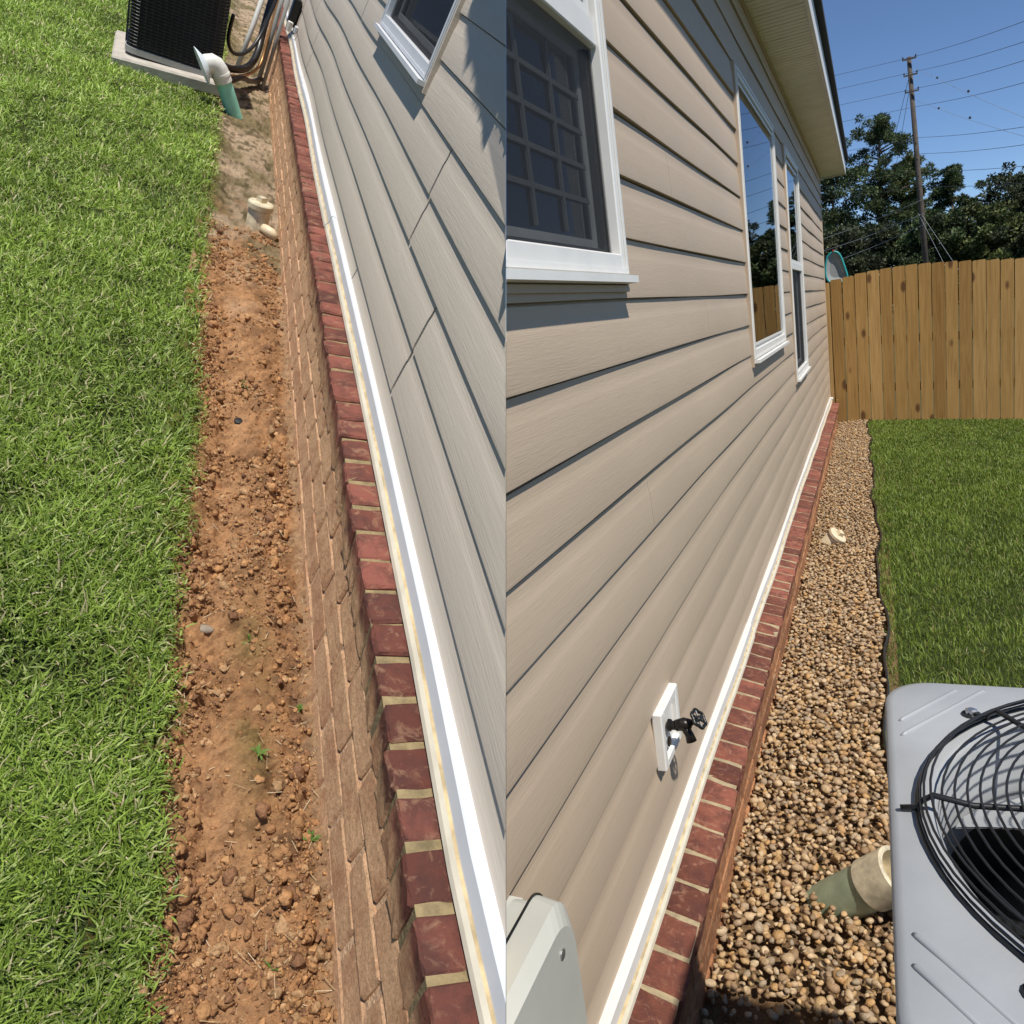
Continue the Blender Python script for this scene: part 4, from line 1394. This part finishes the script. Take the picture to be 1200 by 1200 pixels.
# stone and bottle cap
def lump(name, pos, r, mat, lab, cat, sc=(1, .7, .5)):
    V0, F0 = ico(2)
    V = V0 * (1 + .12 * rng.normal(size=len(V0)))[:, None] * np.array(sc) * r + np.array(pos)
    o = np_mesh(name, V, F0, mat, 'L'); tag(o, lab, cat); return o
lump('stone', (.288, 1.19, float(soil_z(np.array([.288]), np.array([1.19]))[0]) + .004), .017, M['stone'], 'grey brown stone lying at the edge of the soil strip', 'stone')
bc = thing('bottle_cap', 'small black bottle cap lying on the red soil', 'cap', 'L', (.34, 1.994, float(soil_z(np.array([.34]), np.array([1.994]))[0]) + .004))
bp_ = vbase(bc) / KL
MB().lathe(bp_, (-.2, -.3, 1), [(.011, 0), (.012, .008), (.010, .010), (.004, .0105)], 18).build('shell', M['black'], bc, 'L', smooth=True, angle=40)

# ================================================================== LEFT HOUSE
XL = .5585
houseL = thing('vinyl_sided_house', 'grey beige vinyl sided house with dusty red brick base along bare soil', 'house', 'L', (XL, 4.5, 0))
winsL = [(2.32, 3.295, .977, 1.95)]
opL = [(a_ + .008, b_ - .008, c_ + .008, d_ - .008) for a_, b_, c_, d_ in winsL]


def wavL(y, k, z):
    g = min(1, max(0, (y - 2.2) / 2.0))
    return (.0012 * math.sin(y * 2.1 + k) + g * .0025 * math.sin(y * 3.4 + k * .4), .0015 * math.sin(y * 1.3 + k * .8) + g * .0065 * math.sin(y * 3.1 + .5))


ZL0 = .3315
siding(houseL, 'L', XL, -1, .12, 9.3, ZL0, 13, opL,
       {0: [2.28, 5.23], 1: [1.53, 5.23, 7.2], 2: [1.52, 5.24], 3: [1.88, 5.65], 4: [1.885, 5.72], 5: [3.86, 6.8], 6: [3.9]}, M['siding_grey'], wavL)
for a_, b_, c_, d_ in rect_minus(.12, 9.3, .28, 1.87, winsL):
    MB().box(XL + .002, XL + .12, a_, b_, c_, d_).build('wall_sheathing', M['backing'], houseL, 'L', cut='L')
window(houseL, 'L', XL - .004, -1, *winsL[0], True, M['white_cool'])
for a_, b_, c_, d_ in winsL:
    mb = MB(); frame_ring(mb, XL - .024, XL, a_ - .012, b_ + .012, c_ - .028, d_ + .012, .0115)
    mb.build('window_channel', M['siding_grey'], houseL, 'L', cut='L')


def wtL(y):
    g = min(1, max(0, (y - 2.0) / 2.0))
    near = max(0, 1 - abs(y - .45) / .35)
    return (.0015 * math.sin(y * 2.7) + .005 * near, .0015 * math.sin(y * 1.7) + g * .006 * math.sin(y * 3.1 + .5) - .004 * near)


trim(houseL, 'L', XL, -1, .10, 2.86, .347, wtL)
trim(houseL, 'L', XL, -1, 2.82, 5.0, .349, lambda y: (wtL(y)[0] + .003, wtL(y)[1]))
trim(houseL, 'L', XL, -1, 4.97, 7.9, .349, wtL)
PLT = .0804
tl = -math.radians(11)
rowL = [brick_mesh(.115, .0690, .098, M['brick_left'], tl, 40 + i, KL) for i in range(8)]
facL = [brick_mesh(.09, .186, .0672, M['brick_left'], 0, 60 + i, KL) for i in range(8)]
y = .14; i = 0
while y < 9.2:
    put_brick(rowL[(i * 3) % 8], (.531 + random.uniform(-.0025, .0025), y + random.uniform(-.003, .003), .296 + random.uniform(-.003, .003)), houseL, 'L', .045)
    y += PLT; i += 1
for c_ in range(4):
    y = .2 + (.1 if c_ % 2 else 0)
    zc = .208 - c_ * .070
    while y < 9.2:
        put_brick(facL[i % 8], (.5325 + .001 * c_ + random.uniform(-.0015, .0015), y, zc), houseL, 'L', .05)
        y += .2; i += 1
ct_, st_ = math.cos(tl), math.sin(tl)
pr = [(dx * ct_ + dz * st_ + .531, -dx * st_ + dz * ct_ + .296) for dx, dz in ((-.0535, -.047), (.055, -.047), (.055, .0440), (-.0535, .0440))]
MB().loft([[(x_, yy, z_) for x_, z_ in pr] for yy in (.1, 9.2)]).build('ledge_mortar', M['mortar_left'], houseL, 'L', cut='L')
MB().box(.4945, .68, .1, 9.25, -.15, .262).build('base_mortar', M['crust'], houseL, 'L', cut='L')

# ------------------------------------------------------------------ left yard objects
ct = cleanout('L', (.392, 3.60, .0), (-.12, .05, 1.0), 'cream capped cleanout pipe standing in bare soil near the brick', .047, .115, M['pvc_pale'])
MB().tube([(.41, 3.56, .02), (.45, 3.54, .015), (.475, 3.535, .0)], [.02, .024, .02], 12).build('side_fitting', M['pvc_cream'], ct, 'L', smooth=True)

# concrete pad and air conditioner
yaw, roll = math.radians(5), math.radians(-10.5)
Rm = Matrix.Rotation(yaw, 4, 'Z') @ Matrix.Rotation(roll, 4, 'Y')
fc = Vector((-.135, 5.54, .034))                         # middle of the pad's front top edge
ctr = fc + (Rm @ Vector((0, .36, 0)))
pad = thing('concrete_pad', 'pale concrete pad tilted on the lawn under the black air conditioner', 'pad', 'L', tuple(ctr), rot=Rm)
MB().box(-.30, .30, -.36, .36, -.075, 0).build('slab', M['concrete'], pad, 'L', bevel=.008)
Rm2 = Matrix.Rotation(yaw, 4, 'Z') @ Matrix.Rotation(math.radians(-7.5), 4, 'Y')
acl = thing('air_conditioner', 'black grilled air conditioner standing on the concrete pad', 'air conditioner', 'L', tuple(ctr + Rm @ Vector((.03, .0, .004))), rot=Rm2)
HH = .262


def rl2(h, r, z, n=7): return rrect(0, 0, h, r, z, n)


MB().loft([rl2(HH - .012, .06, .04), rl2(HH - .012, .06, .80)]).build('coil_core', M['ac_black'], acl, 'L', smooth=True, angle=50)
MB().loft([rl2(HH + .004, .065, .0), rl2(HH + .004, .065, .032), rl2(HH - .008, .06, .034)]).build('base_pan', M['conduit'], acl, 'L', smooth=True, angle=40)
MB().loft([rl2(HH + .008, .07, .80), rl2(HH + .008, .07, .84), rl2(HH - .02, .05, .85)]).build('top_panel', M['ac_grey'], acl, 'L', smooth=True, angle=40)
gm = MB()
for q in range(42):
    z = .052 + q * .0175
    gm.tube(rl2(HH, .065, z, 4), .0032, 4, closed=True)
for q in range(-6, 7):
    for s_ in (-1, 1):
        gm.tube([(q * .034, s_ * (HH + .003), .045), (q * .034, s_ * (HH + .003), .80)], .0022, 4)
        gm.tube([(s_ * (HH + .003), q * .034, .045), (s_ * (HH + .003), q * .034, .80)], .0022, 4)
tag(gm.build('grille', M['black_metal'], acl, 'L'), kind='stuff')
for sx in (-1, 1):
    for sy in (-1, 1):
        MB().box(sx * (HH - .035) - .012, sx * (HH - .035) + .012, sy * (HH - .035) - .012, sy * (HH - .035) + .012, .034, .80).build('corner_post', M['ac_black'], acl, 'L')

# teal pipe with white elbow and hood
tp_ = thing('vent_pipe', 'teal pipe with white elbow and flared hood leaning by the concrete pad', 'pipe', 'L', (.272, 5.45, 0))
MB().tube([(.278, 5.42, -.03), (.19, 5.40, .100), (.150, 5.39, .155)], .046, 24).build('pipe', M['pipe_teal'], tp_, 'L', smooth=True, angle=50)
MB().tube([(.160, 5.392, .142), (.118, 5.385, .195), (.098, 5.38, .210), (.075, 5.375, .212), (.056, 5.37, .200), (.044, 5.365, .186)], [.052, .052, .052, .052, .052, .05], 24).build('elbow', M['pvc_white'], tp_, 'L', smooth=True, angle=50)
MB().tube([(.140, 5.388, .168), (.132, 5.387, .178)], .0545, 24).build('collar', M['pvc_white'], tp_, 'L', smooth=True, angle=50)
MB().lathe((.052, 5.368, .194), (-.78, -.2, -.62), [(.05, 0), (.062, .010), (.100, .030), (.102, .034), (.055, .028)], 28).build('hood', M['hood'], tp_, 'L', smooth=True, angle=40)

# lines and conduits by the wall
def pipe_thing(name, lab, cat, pts, r, mat, n=8):
    o = MB().tube(pts, r, n).build(name, mat, None, 'L', smooth=True)
    return tag(o, lab, cat)
def cr(pts, n=6):
    out = []
    P = [Vector(p) for p in pts]
    for i in range(len(P) - 1):
        p0, p1, p2, p3 = P[max(i - 1, 0)], P[i], P[i + 1], P[min(i + 2, len(P) - 1)]
        for k in range(n):
            t = k / n
            out.append(.5 * ((2 * p1) + (p2 - p0) * t + (2 * p0 - 5 * p1 + 4 * p2 - p3) * t * t + (-p0 + 3 * p1 - 3 * p2 + p3) * t ** 3))
    return out + [P[-1]]
pipe_thing('refrigerant_line', 'thick black insulated line rising beside the far brick wall', 'line', cr([(.12, 6.0, .12), (.20, 6.1, .10), (.30, 6.3, .12), (.345, 6.5, .20), (.345, 6.65, .36), (.345, 6.8, .70), (.345, 6.85, 1.0)]), .024, M['black'])
pipe_thing('copper_line', 'thin copper line beside the black insulated line', 'line', cr([(.12, 5.95, .09), (.24, 6.1, .07), (.375, 6.45, .13), (.385, 6.6, .34), (.385, 6.8, .95)]), .010, M['copper'])
pipe_thing('conduit', 'grey conduit standing against the far brick, left of its pair', 'conduit', [(.41, 6.55, -.02), (.405, 6.62, .40), (.40, 6.7, .95)], .016, M['conduit'])
pipe_thing('conduit', 'grey conduit standing against the far brick, closest to siding', 'conduit', [(.445, 6.5, -.02), (.44, 6.56, .40), (.435, 6.62, .95)], .013, M['conduit'])
pipe_thing('conduit', 'pale conduit slanting up between air conditioner and brick', 'conduit', [(.25, 6.5, .05), (.275, 6.62, .35), (.30, 6.75, .90)], .017, M['pvc_white'])
pipe_thing('cable', 'black looping cable hanging between air conditioner and wall', 'cable', cr([(.125, 6.0, .42), (.135, 6.05, .27), (.19, 6.15, .19), (.27, 6.3, .21), (.33, 6.45, .33), (.37, 6.6, .62)]), .012, M['black'])
pipe_thing('cable', 'black cable lying along the ground behind the teal pipe', 'cable', cr([(.13, 5.85, .07), (.2, 5.95, .05), (.28, 6.1, .08), (.35, 6.3, .05), (.42, 6.5, .06)]), .016, M['black'])
jb = thing('junction_box', 'dark junction box with white fitting on siding at the far top', 'box', 'L', (.52, 6.75, .5))
MB().box(.485, .541, 6.70, 6.86, .44, .62).build('case', M['black'], jb, 'L', bevel=.006)
MB().lathe((.50, 6.66, .41), (0, 0, 1), [(.022, 0), (.022, .06), (.014, .065)], 12).build('fitting', M['pvc_white'], jb, 'L', smooth=True, angle=40)
MB().box(.518, .5415, 6.42, 6.455, .44, .49).build('wall_clip', M['white_cool'], jb, 'L', bevel=.004)
